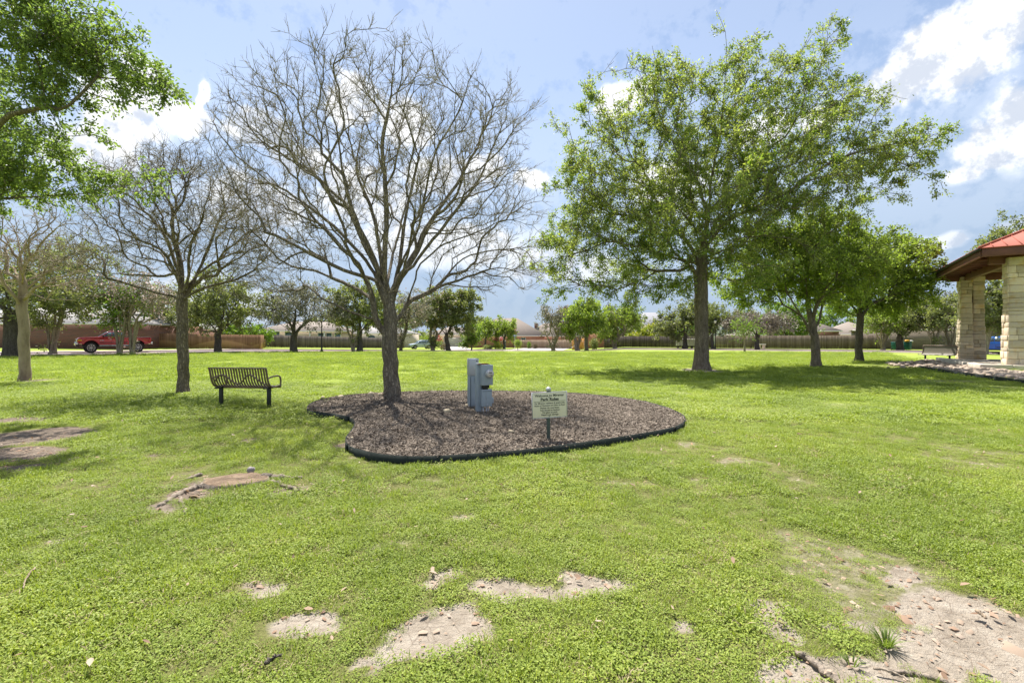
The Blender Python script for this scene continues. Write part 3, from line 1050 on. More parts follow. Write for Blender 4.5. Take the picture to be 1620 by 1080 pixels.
# ---------------------------------------------------------------- mulch bed
def bed():
    rng = np.random.default_rng(8)
    # edging: thin steel strip following the outline
    e = empty('garden_edging', (*BED.mean(0), 0), 0, 'dark green steel edging strip curving round the mulch bed under the bare tree', 'edging')
    n = len(BED)
    t = np.roll(BED, -1, 0) - np.roll(BED, 1, 0)
    t /= np.linalg.norm(t, axis=1, keepdims=True)
    nr = np.column_stack([t[:, 1], -t[:, 0]])
    if inside(BED, *(BED[5] + nr[5] * .05).reshape(2, 1))[0]:
        nr = -nr
    rows = []
    wob = (vnoise(np.arange(n) * .13, np.zeros(n), 4) - .5) * .02
    for q, z in ((.006, -.06), (.004, .095), (-.004, .095), (-.006, -.06)):
        p = BED + nr * q
        rows.append(np.column_stack([p, np.full(n, z) + (wob if z > 0 else 0)]))
    V = np.vstack(rows) - np.array([*BED.mean(0), 0])
    i = np.arange(n)
    j = (i + 1) % n
    F = np.vstack([np.stack([i + k * n, j + k * n, j + ((k + 1) % 4) * n, i + ((k + 1) % 4) * n], 1) for k in range(4)])
    mk('strip', V, [F], M['edging'], e)
    mb = MB()
    for k in range(10, n, 23):
        p = BED[k] + nr[k] * .02
        mb.box((p[0] - BED.mean(0)[0], p[1] - BED.mean(0)[1], .03), (.03, .03, .15), math.atan2(t[k, 1], t[k, 0]))
    mb.build('stake', M['edging'], e)['kind'] = 'stuff'
    # mulch floor, gently heaped
    x0, y0 = BED.min(0)
    x1, y1 = BED.max(0)
    tri = mgeo.tessellate_polygon([[Vector((*p, 0)) for p in BED]])
    g = 70
    V3 = np.column_stack([BED, np.full(n, .06)])
    tag(mk('mulch_floor', V3, [np.array(tri)], M['mulch_base']), kind='structure')
    N = 62000
    x = rng.uniform(x0, x1, N * 2)
    y = rng.uniform(y0, y1, N * 2)
    k = inside(BED, x, y)
    x, y = x[k], y[k]
    N = len(x)
    c = np.column_stack([x, y, .058 + .03 * rng.random(N) + .02 * fbm(x * 2, y * 2, 3, 4)])
    a = rng.random(N) * 6.283
    tl = rng.normal(0, .42, N)
    d = np.column_stack([np.cos(a) * np.cos(tl), np.sin(a) * np.cos(tl), np.sin(tl)])
    s = np.column_stack([-np.sin(a), np.cos(a), rng.normal(0, .5, N)])
    L = (rng.gamma(2.4, .0055, N) + .007)[:, None]
    W = rng.uniform(.003, .009, N)[:, None]
    up = np.array([0, 0, 1.])
    V = np.stack([c - d * L - s * W, c + d * L - s * W * .7, c + d * L * .9 + s * W * .7, c - d * L * .9 + s * W, c + up * W * .7], 1).reshape(-1, 3)
    b = np.arange(N)[:, None] * 5
    F = np.vstack([b + np.array([q]) for q in ((0, 1, 4), (1, 2, 4), (2, 3, 4), (3, 0, 4))])
    tag(mk('mulch', V, [F], M['mulch_chip']), kind='stuff')
    for (px, py, w, h, m, lb) in [(588, 627, .20, .11, 'lime_rock', 'larger pale limestone lump lying by the foot of the bare tree in the mulch'),
                                  (601, 627, .14, .09, 'lime_rock', 'smaller limestone lump between the larger one and the bare tree trunk'),
                                  (539, 630, .16, .08, 'lime_rock', 'flat pale stone on the mulch near the narrow tip of the bed'),
                                  (511, 630, .12, .05, 'lime_rock', 'low stone half buried beside the edging at the narrow tip of the bed'),
                                  (707, 653, .17, .08, 'lime_rock', 'yellowish stone on the mulch just before the grey meter posts'),
                                  (808, 685, .09, .04, 'lime_rock', 'small pale stone on open mulch between meter posts and rules sign'),
                                  (557, 695, .05, .03, 'lime_rock', 'tiny cream stone inside the curved corner of the edging'),
                                  (738, 643, .08, .05, 'lime_rock', 'small orange stone against the foot of the taller grey post')]:
        p = gnd(px, py, .07)
        o = MB().rock((0, 0, 0), (w, w * .75, h * 1.3), rng).build('stone', M[m], smooth=False, loc=(p[0], p[1], .085 + h * .15))
        tag(o, lb, 'stone', 'stones in the mulch bed')


bed()
# ---------------------------------------------------------------- trees
def unit(v):
    return v / (np.linalg.norm(v, axis=-1, keepdims=True) + 1e-9)


def blob_pts(rng, n, blobs, Y0, yd=1.0, shell=2.2):
    w = np.array([b[2] * b[3] * min(b[2], 2 * b[3]) for b in blobs], float) ** .8
    k = rng.choice(len(blobs), n, p=w / w.sum())
    B = np.array([(b[0], b[1], b[2], b[3], b[4] if len(b) > 4 else 0) for b in blobs], float)[k]
    d = unit(rng.normal(0, 1, (n, 3)))
    r = rng.random(n) ** (1 / shell)
    d *= r[:, None]
    s = Y0 / FPX
    Y = Y0 + B[:, 4]
    x = (B[:, 0] - CX) * Y / FPX + d[:, 0] * B[:, 2] * s
    z = CAMH + (HY - B[:, 1]) * Y / FPX + d[:, 2] * B[:, 3] * s
    y = Y + d[:, 1] * np.minimum(B[:, 2], B[:, 3] * 2.2) * s * yd
    return np.column_stack([x, y, z])


def skeleton(rng, seeds, tips, seg, alpha=.35, kang=.55, z_att=0., wander=.12, up=.12):
    cap = 4000 + len(tips) * 14
    pos = np.zeros((cap, 3))
    dr = np.zeros((cap, 3))
    pl = np.zeros(cap)
    par = np.full(cap, -1)
    att = np.zeros(cap, bool)
    n = 0

    def add(pts, p):
        nonlocal n
        for q in pts:
            pos[n] = q
            par[n] = p
            if p >= 0:
                v = q - pos[p]
                L = np.linalg.norm(v)
                dr[n] = v / (L + 1e-9)
                pl[n] = pl[p] + L
            else:
                dr[n] = (0, 0, 1)
            att[n] = q[2] > z_att
            p = n
            n += 1
        return p

    for i, sd in enumerate(seeds):
        c = catmull(sd, 8)
        d = np.concatenate([[0], np.cumsum(np.linalg.norm(np.diff(c, axis=0), axis=1))])
        m = max(2, int(d[-1] / seg))
        c = np.column_stack([np.interp(np.linspace(0, d[-1], m + 1), d, c[:, k]) for k in range(3)])
        if i or m > 3:
            c[1:-1] += rng.normal(0, wander * seg * .35, (m - 1, 3))
        if i == 0:
            add(c, -1)
        else:
            j = int(np.argmin(np.linalg.norm(pos[:n] - c[0], axis=1)))
            add(c[1:], j)
    root = pos[int(np.argmax(att[:n]))].copy() if att[:n].any() else pos[n - 1].copy()
    order = np.argsort(np.linalg.norm(tips - root, axis=1) * rng.uniform(.85, 1.15, len(tips)))
    for ti in order:
        t = tips[ti]
        v = t - pos[:n]
        L = np.linalg.norm(v, axis=1)
        cs = (v * dr[:n]).sum(1) / (L + 1e-9)
        cost = L * (1 + kang * (1 - cs)) + alpha * pl[:n]
        cost[~att[:n]] = 1e9
        j = int(np.argmin(cost))
        L = L[j]
        if L < seg * .3:
            continue
        m = max(1, int(round(L / seg)))
        u = np.linspace(0, 1, m + 1)[1:, None]
        p0, p1 = pos[j], t
        t0 = dr[j] * L * .8
        t1 = (unit(t - p0) + np.array([0, 0, up])) * L * .8
        c = (2 * u ** 3 - 3 * u ** 2 + 1) * p0 + (u ** 3 - 2 * u ** 2 + u) * t0 + (-2 * u ** 3 + 3 * u ** 2) * p1 + (u ** 3 - u ** 2) * t1
        if m > 1:
            c[:-1] += rng.normal(0, wander * seg, (m - 1, 3))
        if n + m >= cap:
            break
        add(c, j)
    return pos[:n], par[:n], dr[:n]


def branch_mesh(pos, par, r_base, r_tip, flare=.55, nmax=14, z0=None, limb=.62, lump=0.06, rng=None):
    n = len(pos)
    w = np.zeros(n)
    nch = np.zeros(n, int)
    for i in range(n - 1, -1, -1):
        if nch[i] == 0:
            w[i] += 1
        if par[i] >= 0:
            w[par[i]] += w[i]
            nch[par[i]] += 1
    p = math.log(max(w[0], 2)) / math.log(r_base / r_tip)
    rad = r_tip * w ** (1 / p)
    rad = rad * (limb + (1 - limb) * np.clip(w / w[0], 0, 1) ** .45)
    rad = np.maximum(rad, r_tip * .8)
    best = np.full(n, -1)
    for i in range(1, n):
        q = par[i]
        if q >= 0 and (best[q] < 0 or w[i] > w[best[q]]):
            best[q] = i
    mb = MB()
    starts = [0] + [i for i in range(1, n) if best[par[i]] != i]
    z0 = pos[0, 2] if z0 is None else z0
    for s in starts:
        ch = [s]
        while best[ch[-1]] >= 0:
            ch.append(best[ch[-1]])
        idx = ch if s == 0 else [par[s]] + ch
        P_ = pos[idx]
        r = rad[idx].copy()
        if s != 0:
            r[0] = min(rad[par[s]] * .9, r[1] * 1.25)
        r[-1] *= .6
        if s == 0:
            h = P_[:, 2] - z0
            r = r * (1 + flare * np.exp(-h / (r_base * 1.1)))
            P_ = P_.copy()
            P_[0, 2] -= .08
        if len(P_) < 2:
            continue
        k = nmax if r.max() > .1 else 8 if r.max() > .045 else 5 if r.max() > .018 else 4
        v0 = len(mb.V)
        mb.tube(P_, r, k, cap=False)
        if lump and r.max() > .08:
            V = mb.V[v0]
            ctr = np.repeat(P_, k, 0)
            f = 1 + lump * 2 * (fbm(V[:, 0] * 5 + V[:, 1] * 3, V[:, 2] * 2.2 + V[:, 1] * 4, 3, 6) - .5)
            mb.V[v0] = ctr + (V - ctr) * f[:, None]
    return mb, rad


def twigs(rng, pos, dr, rad, r_max, per, L, r0, spread=.9, up=.25, k=4, order2=0):
    ok = np.where((rad < r_max) & (np.arange(len(pos)) > 3))[0]
    if not len(ok):
        return np.zeros((0, k, 3))
    i = rng.choice(ok, int(len(ok) * per))
    d = unit(dr[i] * .75 + unit(rng.normal(0, 1, (len(i), 3))) * spread + np.array([0, 0, up]))
    l = L * rng.uniform(.35, 1.25, len(i))
    bend = unit(rng.normal(0, 1, (len(i), 3))) * .35 + np.array([0, 0, up * .6])
    t = np.linspace(0, 1, k)[None, :, None]
    A = pos[i][:, None] + d[:, None] * l[:, None, None] * t + bend[:, None] * l[:, None, None] * t ** 2 * .5
    A[:, 1:-1] += rng.normal(0, L * .03, A[:, 1:-1].shape)
    if order2:
        m = int(len(i) * order2)
        q = rng.integers(0, len(i), m)
        j = rng.integers(1, k - 1, m)
        b0 = A[q, j]
        dd = unit((A[q, j + 1] - A[q, j]) / (L / k) * .8 + unit(rng.normal(0, 1, (m, 3))) * spread + np.array([0, 0, up]))
        ll = L * .5 * rng.uniform(.4, 1.2, m)
        A = np.concatenate([A, b0[:, None] + dd[:, None] * ll[:, None, None] * t + (unit(rng.normal(0, 1, (m, 3))) * .2)[:, None] * ll[:, None, None] * t ** 2])
    return A


def twig_mesh(mb, A, r0, r1, n=3):
    B, k, _ = A.shape
    t = unit(np.gradient(A, axis=1))
    ref = np.where((np.abs(t[:, :1, 2:3]) < .8), np.array([0, 0, 1.]), np.array([1., 0, 0]))
    x = unit(np.cross(np.broadcast_to(ref, t.shape), t))
    y = np.cross(t, x)
    a = np.linspace(0, 6.283185, n, endpoint=False)
    rr = np.linspace(r0, r1, k)[None, :, None, None]
    V = A[:, :, None] + rr * (np.cos(a)[:, None] * x[:, :, None] + np.sin(a)[:, None] * y[:, :, None])
    i = (np.arange(B) * k * n)[:, None, None] + (np.arange(k - 1) * n)[None, :, None]
    j = np.arange(n)[None, None]
    j2 = (j + 1) % n
    F = np.stack(np.broadcast_arrays(i + j, i + j2, i + n + j2, i + n + j), -1).reshape(-1, 4)
    mb.add(V.reshape(-1, 3), [F])


def leaf_mesh(rng, C, D, L, W, droop=.25, hexa=False, flat=.6):
    n = len(C)
    d = unit(D * .6 + unit(rng.normal(0, 1, (n, 3))) * .75 - np.array([0, 0, droop]))
    up = unit(rng.normal(0, .6, (n, 3)) + np.array([0, 0, flat]))
    s = unit(np.cross(d, up))
    nn = np.cross(s, d)
    l = (L * rng.uniform(.65, 1.2, n))[:, None]
    w = (W * rng.uniform(.7, 1.2, n))[:, None]
    if hexa:
        V = np.stack([C, C + d * l * .35 + s * w * .42 + nn * w * .12, C + d * l * .72 + s * w * .5 + nn * w * .14, C + d * l, C + d * l * .72 - s * w * .5 + nn * w * .14, C + d * l * .35 - s * w * .42 + nn * w * .12], 1)
        k = 6
    else:
        V = np.stack([C, C + d * l * .55 + s * w * .5 + nn * w * .15, C + d * l, C + d * l * .55 - s * w * .5 + nn * w * .15], 1)
        k = 4
    return V.reshape(-1, 3), np.arange(n)[:, None] * k + np.arange(k)


def tree(name, label, seed, base, seeds, tips, r_base, r_tip, bark, seg=.3, z_att=1.5, alpha=.35, kang=.55, wander=.12, up=.12, flare=.55,
         tw=None, leaf=None, group=None, cat='tree', limb=.62, split_crown=False, extra=None, twig_bark=None):
    """base: world point of the foot; seeds: world polylines, trunk first; tips: world points the twigs reach for."""
    rng = np.random.default_rng(seed)
    pos, par, dr = skeleton(rng, seeds, tips, seg, alpha, kang, z_att, wander, up)
    root = empty(name, base, 0, label, cat, group)
    b = np.asarray(base, float)
    mb, rad = branch_mesh(pos - b, par, r_base, r_tip, flare, z0=0., limb=limb)
    A = None
    tm = MB() if split_crown else mb
    if tw:
        A = twigs(rng, pos - b, dr, rad, tw.get('rmax', r_tip * 3), tw.get('per', 1.), tw['L'], 0, tw.get('spread', .9), tw.get('up', .25), 4, tw.get('o2', 0))
        twig_mesh(tm, A, tw.get('r0', r_tip * .8), tw.get('r1', r_tip * .35), 3)
    mb.build('trunk', M[bark], root, smooth=True)
    if split_crown and A is not None:
        tm.build('crown', M[twig_bark or bark], root, smooth=True)
    if leaf:
        for lf in (leaf if isinstance(leaf, list) else [leaf]):
            n = lf['n']
            if A is not None and len(A):
                q = rng.integers(0, len(A), n)
                if lf.get('patchy'):
                    c = A[q, -1]
                    g = fbm(c[:, 0] * lf['patchy'] + 3 * seed, c[:, 2] * lf['patchy'] + c[:, 1] * lf['patchy'] * .7, 3, seed % 50)
                    q = q[g > lf.get('cut', .45)]
                u = rng.uniform(lf.get('u0', .2), 1.0, len(q)) * 2.999
                j = u.astype(int)
                f = (u - j)[:, None]
                C = A[q, j] * (1 - f) + A[q, j + 1] * f
                D = unit(A[q, j + 1] - A[q, j])
            else:
                ok = np.where(rad < r_tip * 2.5)[0]
                q = rng.choice(ok, n)
                C, D = pos[q] - b, dr[q]
            C = C + rng.normal(0, lf.get('sp', .04), C.shape)
            V, F = leaf_mesh(rng, C, D, lf['L'], lf['W'], lf.get('droop', .25), lf.get('hexa', False), lf.get('flat', .6))
            mk(lf.get('name', 'crown'), V, [F], M[lf['mat']], root)
    return root


def limbs(Y0, specs):
    """polylines given as (px, py) plus the depth offset reached at the outer end"""
    out = []
    for pts, dy in specs:
        k = len(pts)
        out.append(np.array([P(p[0], p[1], Y0 + dy * (i / (k - 1)) ** 1.2) for i, p in enumerate(pts)]))
    return out


# --- the bare tree in the mulch bed
def bare_tree():
    Y0 = 11.2
    base = G(620, Y0, .05)
    tr = np.array([base, P(619, 600, Y0), P(617, 565, Y0), P(616, 535, Y0), P(618, 508, Y0), P(616, 488, Y0), P(611, 455, Y0 + .05)])
    sp = [([(617, 538), (608, 525), (598, 512), (592, 495), (589, 470), (583, 450), (570, 425)], -.5),
          ([(594, 508), (575, 500), (561, 495), (540, 487), (510, 474), (470, 470)], -1.2),
          ([(613, 485), (603, 455), (594, 442), (566, 435), (520, 417), (483, 396), (422, 368), (370, 362)], -1.0),
          ([(603, 455), (581, 415), (532, 362), (479, 321), (438, 294), (401, 284), (355, 262)], .8),
          ([(600, 450), (597, 425), (573, 378), (548, 325), (503, 284), (475, 235), (438, 174), (401, 150), (353, 108)], 1.3),
          ([(603, 448), (592, 407), (560, 341), (542, 268), (532, 203), (511, 142), (491, 84)], -1.8),
          ([(606, 450), (600, 395), (588, 330), (564, 268), (575, 200), (583, 150), (545, 66)], 1.9),
          ([(611, 455), (608, 419), (611, 350), (609, 284), (605, 223), (617, 162), (628, 62)], -.6),
          ([(616, 488), (622, 460), (630, 430), (634, 400), (642, 341), (658, 268), (670, 211), (683, 142), (711, 84)], 1.6),
          ([(633, 425), (640, 405), (662, 362), (674, 300), (690, 240), (727, 174), (741, 130)], -2.0),
          ([(622, 460), (636, 435), (655, 405), (682, 350), (727, 284), (760, 219), (809, 128)], .9),
          ([(634, 432), (650, 425), (672, 395), (699, 362), (760, 280), (788, 215), (848, 168)], -1.0),
          ([(618, 508), (632, 503), (642, 484), (648, 476), (672, 465), (693, 453), (717, 424), (740, 405), (790, 395), (845, 390)], .4),
          ([(648, 476), (652, 458), (657, 440), (663, 420), (690, 395), (703, 386), (768, 362), (829, 325), (858, 318)], -1.4),
          ([(693, 453), (720, 445), (768, 428), (800, 425), (850, 440)], -.8),
          ([(613, 485), (612, 450), (600, 400), (595, 330)], -3.0),
          ([(622, 460), (640, 420), (655, 350), (660, 290)], -3.2),
          ([(611, 455), (620, 410), (640, 330), (650, 250)], 3.2),
          ([(606, 450), (590, 400), (560, 350), (520, 300)], 3.0),
          ([(590, 475), (560, 455), (500, 430), (440, 415)], 1.5)]
    rng = np.random.default_rng(77)
    tips = blob_pts(rng, 1750, [(600, 262, 240, 165), (470, 250, 125, 112), (740, 272, 105, 130), (600, 148, 125, 55), (450, 370, 105, 70), (765, 395, 80, 70), (400, 170, 55, 45), (800, 190, 45, 50), (440, 430, 60, 35), (385, 320, 60, 70), (825, 330, 40, 80), (805, 425, 60, 42), (730, 450, 75, 22), (460, 455, 70, 26)], Y0, .95)
    tips = tips[tips[:, 2] > 2.6]
    tree('bare_tree', 'tall leafless tree with fanned grey limbs, standing in the mulch bed', 3, base, [tr] + limbs(Y0, sp), tips, .185, .0058, 'bark_grey', seg=.2, z_att=2.2, limb=1.1,
         alpha=.26, kang=.8, wander=.11, up=.14, flare=.35, tw=dict(L=.36, per=2.9, rmax=.016, o2=1.2, up=.22, r0=.0044, r1=.0024, spread=.75), split_crown=True, twig_bark='bark_twig', group='leafless trees on the lawn')


def bare_tree2():
    Y0 = 12.5
    base = G(290, Y0)
    tr = np.array([base, P(290, 590, Y0), P(289, 530, Y0), P(288, 490, Y0), P(289, 472, Y0), P(287, 440, Y0)])
    sp = [([(288, 478), (274, 469), (243, 461), (200, 449), (150, 436), (120, 436)], -.6),
          ([(288, 470), (284, 438), (266, 383), (239, 329), (223, 300), (190, 280)], 1.2),
          ([(287, 462), (280, 440), (258, 399), (227, 383), (200, 371), (150, 350)], -1.2),
          ([(287, 440), (285, 414), (272, 352), (291, 313), (289, 259), (272, 226)], .8),
          ([(288, 468), (297, 438), (301, 391), (317, 352), (330, 310), (340, 274), (352, 238)], -1.4),
          ([(289, 475), (309, 440), (324, 407), (355, 329), (371, 298), (412, 248)], .9),
          ([(289, 480), (301, 465), (330, 455), (363, 462), (395, 472)], -.8),
          ([(297, 455), (317, 430), (363, 403), (418, 387), (440, 385)], 1.2),
          ([(288, 470), (280, 440), (270, 400), (262, 350)], -2.4), ([(288, 468), (300, 430), (310, 390), (320, 330)], 2.4)]
    rng = np.random.default_rng(78)
    tips = blob_pts(rng, 1350, [(290, 330, 110, 95), (215, 385, 85, 65), (375, 375, 75, 80), (405, 330, 55, 55), (420, 400, 40, 50), (150, 415, 70, 34), (160, 300, 45, 50), (290, 262, 85, 36), (370, 435, 55, 30), (230, 290, 60, 50)], Y0, .95)
    tips = tips[tips[:, 2] > 2.5]
    tree('bare_tree', 'leafless brown tree with dark straight trunk beside the slatted bench', 5, base, [tr] + limbs(Y0, sp), tips, .135, .0058, 'bark_brown', seg=.22, z_att=2.3, limb=1.0,
         alpha=.25, kang=.7, wander=.13, up=.08, flare=.35, tw=dict(L=.34, per=2.9, rmax=.017, o2=1.2, up=.1, r0=.0047, r1=.0026), split_crown=True, twig_bark='bark_twig', group='leafless trees on the lawn')


def bare_tree3():
    Y0 = 16.0
    base = G(38, Y0)
    tr = np.array([base, P(38, 570, Y0), P(37, 520, Y0), P(36, 482, Y0), P(36, 450, Y0), P(31, 398, Y0)])
    sp = [([(36, 482), (27, 475), (0, 445), (-60, 420)], -.8), ([(31, 398), (27, 371), (9, 338), (-10, 300)], .8),
          ([(35, 440), (40, 418), (59, 395), (74, 377), (95, 356), (118, 342)], -.7), ([(36, 462), (65, 439), (89, 418), (130, 400)], 1.0),
          ([(36, 480), (47, 466), (71, 472), (118, 475)], -.6), ([(32, 405), (40, 385), (59, 365), (50, 325)], 1.4), ([(35, 450), (20, 425), (-20, 400)], 1.8), ([(35, 450), (38, 420), (45, 380)], -2.5)]
    rng = np.random.default_rng(79)
    tips = blob_pts(rng, 420, [(50, 385, 100, 70), (-10, 410, 80, 60), (105, 435, 60, 38)], Y0, .9)
    tree('bare_tree', 'dead pale-barked tree with a dark scar at its foot, no leaves', 6, base, [tr] + limbs(Y0, sp), tips, .15, .009, 'bark_pale', seg=.28, z_att=2.4, limb=1.0,
         alpha=.25, kang=.6, wander=.15, up=.05, flare=.3, tw=dict(L=.42, per=1.6, rmax=.024, o2=.7, up=.08, r0=.008, r1=.004), split_crown=True, twig_bark='bark_tan', group='leafless trees on the lawn')


def elm():
    Y0 = 21.2
    base = G(1110, Y0)
    tr = np.array([base, P(1110, 550, Y0), P(1110, 500, Y0), P(1109, 450, Y0), P(1112, 400, Y0), P(1121, 335, Y0), P(1127, 270, Y0), P(1141, 205, Y0), P(1150, 90, Y0)])
    sp = [([(1112, 400), (1100, 365), (1087, 344), (1060, 320), (1020, 291), (971, 278), (900, 262)], -1.5),
          ([(1109, 430), (1095, 395), (1069, 367), (1011, 344), (976, 340), (910, 330)], 2.0),
          ([(1109, 445), (1085, 415), (1033, 398), (953, 376), (891, 358)], -2.5),
          ([(1115, 385), (1135, 350), (1158, 327), (1176, 269), (1198, 207), (1233, 131), (1285, 55)], 2.0),
          ([(1113, 395), (1150, 350), (1189, 331), (1247, 304), (1287, 273), (1353, 242), (1430, 225), (1480, 222)], -1.0),
          ([(1120, 345), (1104, 287), (1082, 256), (1051, 198), (1029, 127)], -1.5),
          ([(1112, 410), (1160, 390), (1220, 370), (1290, 345), (1370, 320)], 3.0),
          ([(1112, 400), (1110, 360), (1090, 300), (1080, 220)], 6.0), ([(1112, 400), (1130, 360), (1160, 300), (1200, 250)], -6.0),
          ([(1109, 440), (1090, 420), (1040, 430), (960, 420)], 4.0), ([(1110, 420), (1150, 410), (1200, 420), (1240, 420)], -4.0), ([(1121, 335), (1170, 280), (1240, 200), (1330, 170)], 3.5)]
    rng = np.random.default_rng(80)
    tips = blob_pts(rng, 1250, [(1000, 205, 125, 95), (1160, 140, 110, 88), (1280, 95, 62, 58), (1060, 130, 60, 60), (930, 300, 75, 95), (1050, 340, 175, 95), (1250, 255, 150, 105), (1400, 245, 85, 50),
                                (1430, 285, 50, 32), (1455, 225, 36, 20), (1190, 330, 150, 95), (905, 385, 70, 60), (1010, 425, 125, 50), (890, 440, 55, 42), (1000, 455, 120, 30), (960, 350, 90, 80), (1100, 250, 160, 120), (1320, 180, 80, 55), (1150, 420, 80, 40)], Y0, .85)
    tree('elm_tree', 'largest leafy tree on the lawn, airy elm crown over a single stout trunk', 9, base, [tr] + limbs(Y0, sp), tips, .30, .016, 'bark_brown', seg=.42, z_att=3.6, limb=.5,
         alpha=.25, kang=.65, wander=.12, up=.05, flare=.55, tw=dict(L=.75, per=1.9, rmax=.045, o2=.8, up=-.02, r0=.011, r1=.006), group='leafy trees on the lawn',
         leaf=[dict(n=172000, L=.118, W=.056, mat='leaf_elm', sp=.08, patchy=.55, cut=.30), dict(n=76000, L=.135, W=.062, mat='leaf_light', sp=.05, u0=.5, patchy=1.1, cut=.52, name='young_foliage')])


def right_trees():
    Y0 = 23.5
    base = G(1291, Y0)
    tr = np.array([base, P(1291, 560, Y0), P(1289, 540, Y0), P(1287, 522, Y0), P(1283, 505, Y0), P(1279, 485, Y0), P(1278, 450, Y0)])
    sp = [([(1289, 542), (1280, 522), (1271, 505), (1262, 492), (1250, 470)], -.8), ([(1266, 497), (1243, 484), (1222, 480), (1190, 470)], -1.0), ([(1287, 522), (1296, 510), (1299, 492), (1310, 465), (1340, 420)], .9),
          ([(1279, 485), (1260, 440), (1220, 420)], 2.), ([(1283, 505), (1310, 450), (1350, 420)], -2.), ([(1280, 490), (1275, 440), (1290, 390)], -2.5)]
    rng = np.random.default_rng(81)
    tips = blob_pts(rng, 520, [(1280, 405, 110, 62), (1205, 440, 75, 42), (1335, 400, 75, 50), (1290, 455, 110, 28), (1185, 470, 45, 16), (1240, 370, 60, 40), (1310, 360, 50, 30)], Y0, .95)
    tree('shade_tree', 'dense green tree with forked trunk between the largest tree and the straight slim one', 12, base, [tr] + limbs(Y0, sp), tips, .20, .014, 'bark_brown', seg=.38, z_att=2.4, alpha=.3,
         tw=dict(L=.6, per=1.8, rmax=.04, o2=.6, up=-.05, r0=.009, r1=.005), group='leafy trees on the lawn',
         leaf=dict(n=46000, L=.15, W=.085, mat='leaf_green', sp=.09))
    Y0 = 28.4
    base = G(1359, Y0)
    tr = np.array([base, P(1359, 550, Y0), P(1361, 520, Y0), P(1361, 498, Y0), P(1365, 470, Y0), P(1375, 430, Y0)])
    sp = [([(1361, 500), (1350, 485), (1330, 475)], 1.), ([(1361, 500), (1380, 480), (1420, 465)], -1.), ([(1362, 490), (1400, 450), (1440, 425)], 1.5), ([(1363, 480), (1370, 450), (1385, 410)], -2.5)]
    tips = blob_pts(rng, 420, [(1385, 425, 85, 55), (1440, 425, 45, 48), (1350, 460, 65, 32), (1430, 465, 42, 26), (1390, 485, 75, 14), (1345, 400, 40, 30), (1410, 395, 40, 25)], Y0, .95)
    tree('shade_tree', 'bright green rounded tree with straight slim trunk before the trash carts', 14, base, [tr] + limbs(Y0, sp), tips, .20, .016, 'bark_dark', seg=.42, z_att=2.6, alpha=.3,
         tw=dict(L=.65, per=1.8, rmax=.045, o2=.6, up=-.05, r0=.01, r1=.006), group='leafy trees on the lawn',
         leaf=dict(n=36000, L=.17, W=.10, mat='leaf_green', sp=.10))


def near_oak():
    rng = np.random.default_rng(83)
    bx, by = -14.2, 9.6
    base = np.array([bx, by, float(gz(bx, by))])
    tr = np.array([base, base + (.05, 0, 1.2), base + (.1, -.05, 2.6), base + (.2, -.05, 3.8), base + (.1, .1, 5.4), base + (-.2, .3, 8)])
    j = base + (.1, -.05, 2.8)
    j2 = base + (.2, -.05, 3.8)
    D = 8.6
    sp = [np.array([j2, P(-160, 60, D + .6), P(0, 22, D), P(100, 18, D - .2), P(190, 30, D - .4)]),
          np.array([j2, P(-140, 110, D + .6), P(0, 74, D + .1), P(120, 82, D - .1), P(215, 110, D - .3), P(272, 140, D - .5)]),
          np.array([j, P(-160, 215, D + .9), P(0, 206, D + .6), P(90, 217, D + .5), P(150, 214, D + .4), P(176, 226, D + .3)]),
          np.array([j, P(-150, 330, D + 1.1), P(0, 314, D + 1), P(110, 308, D + .8), P(235, 288, D + .6)]),
          np.array([j2, base + (-1, -1.5, 5.5), base + (-2.5, -2.5, 6.5)]), np.array([j2, base + (-.5, 2, 5.6), base + (-.8, 4, 6.4)]),
          np.array([j2, base + (1.5, 1.2, 5.0), base + (2.6, 1.5, 5.4)])]
    tips = blob_pts(rng, 300, [(75, 80, 120, 78), (165, 70, 78, 50), (240, 135, 44, 30), (60, 170, 90, 40), (40, 20, 110, 50), (150, 130, 70, 34)], D, .6)
    low = blob_pts(rng, 190, [(60, 282, 105, 28), (160, 290, 65, 20), (225, 288, 40, 14), (30, 235, 80, 26), (-40, 290, 70, 40)], D + .9, .7)
    d = unit(rng.normal(0, 1, (330, 3))) * rng.random(330)[:, None] ** (1 / 2.2)
    more = np.array([-12.4, 9.7, 5.8]) + d * np.array([2.6, 2.6, 2.0])
    more = more[(more[:, 0] / more[:, 1] < -1.1)]
    tips = np.vstack([tips, low, more])
    tree('live_oak', 'oak reaching in from outside the picture with leafy boughs overhead', 21, base, [tr] + sp, tips, .15, .0075, 'bark_grey', seg=.3, z_att=2.6, limb=.3, alpha=.22, kang=.5, wander=.14, up=.0,
         tw=dict(L=.42, per=1.7, rmax=.02, o2=.7, up=.0, r0=.0055, r1=.003), group='leafy trees on the lawn',
         leaf=dict(n=66000, L=.076, W=.034, mat='leaf_oak', sp=.045, u0=.2, hexa=True, droop=.15, patchy=.8, cut=.24))


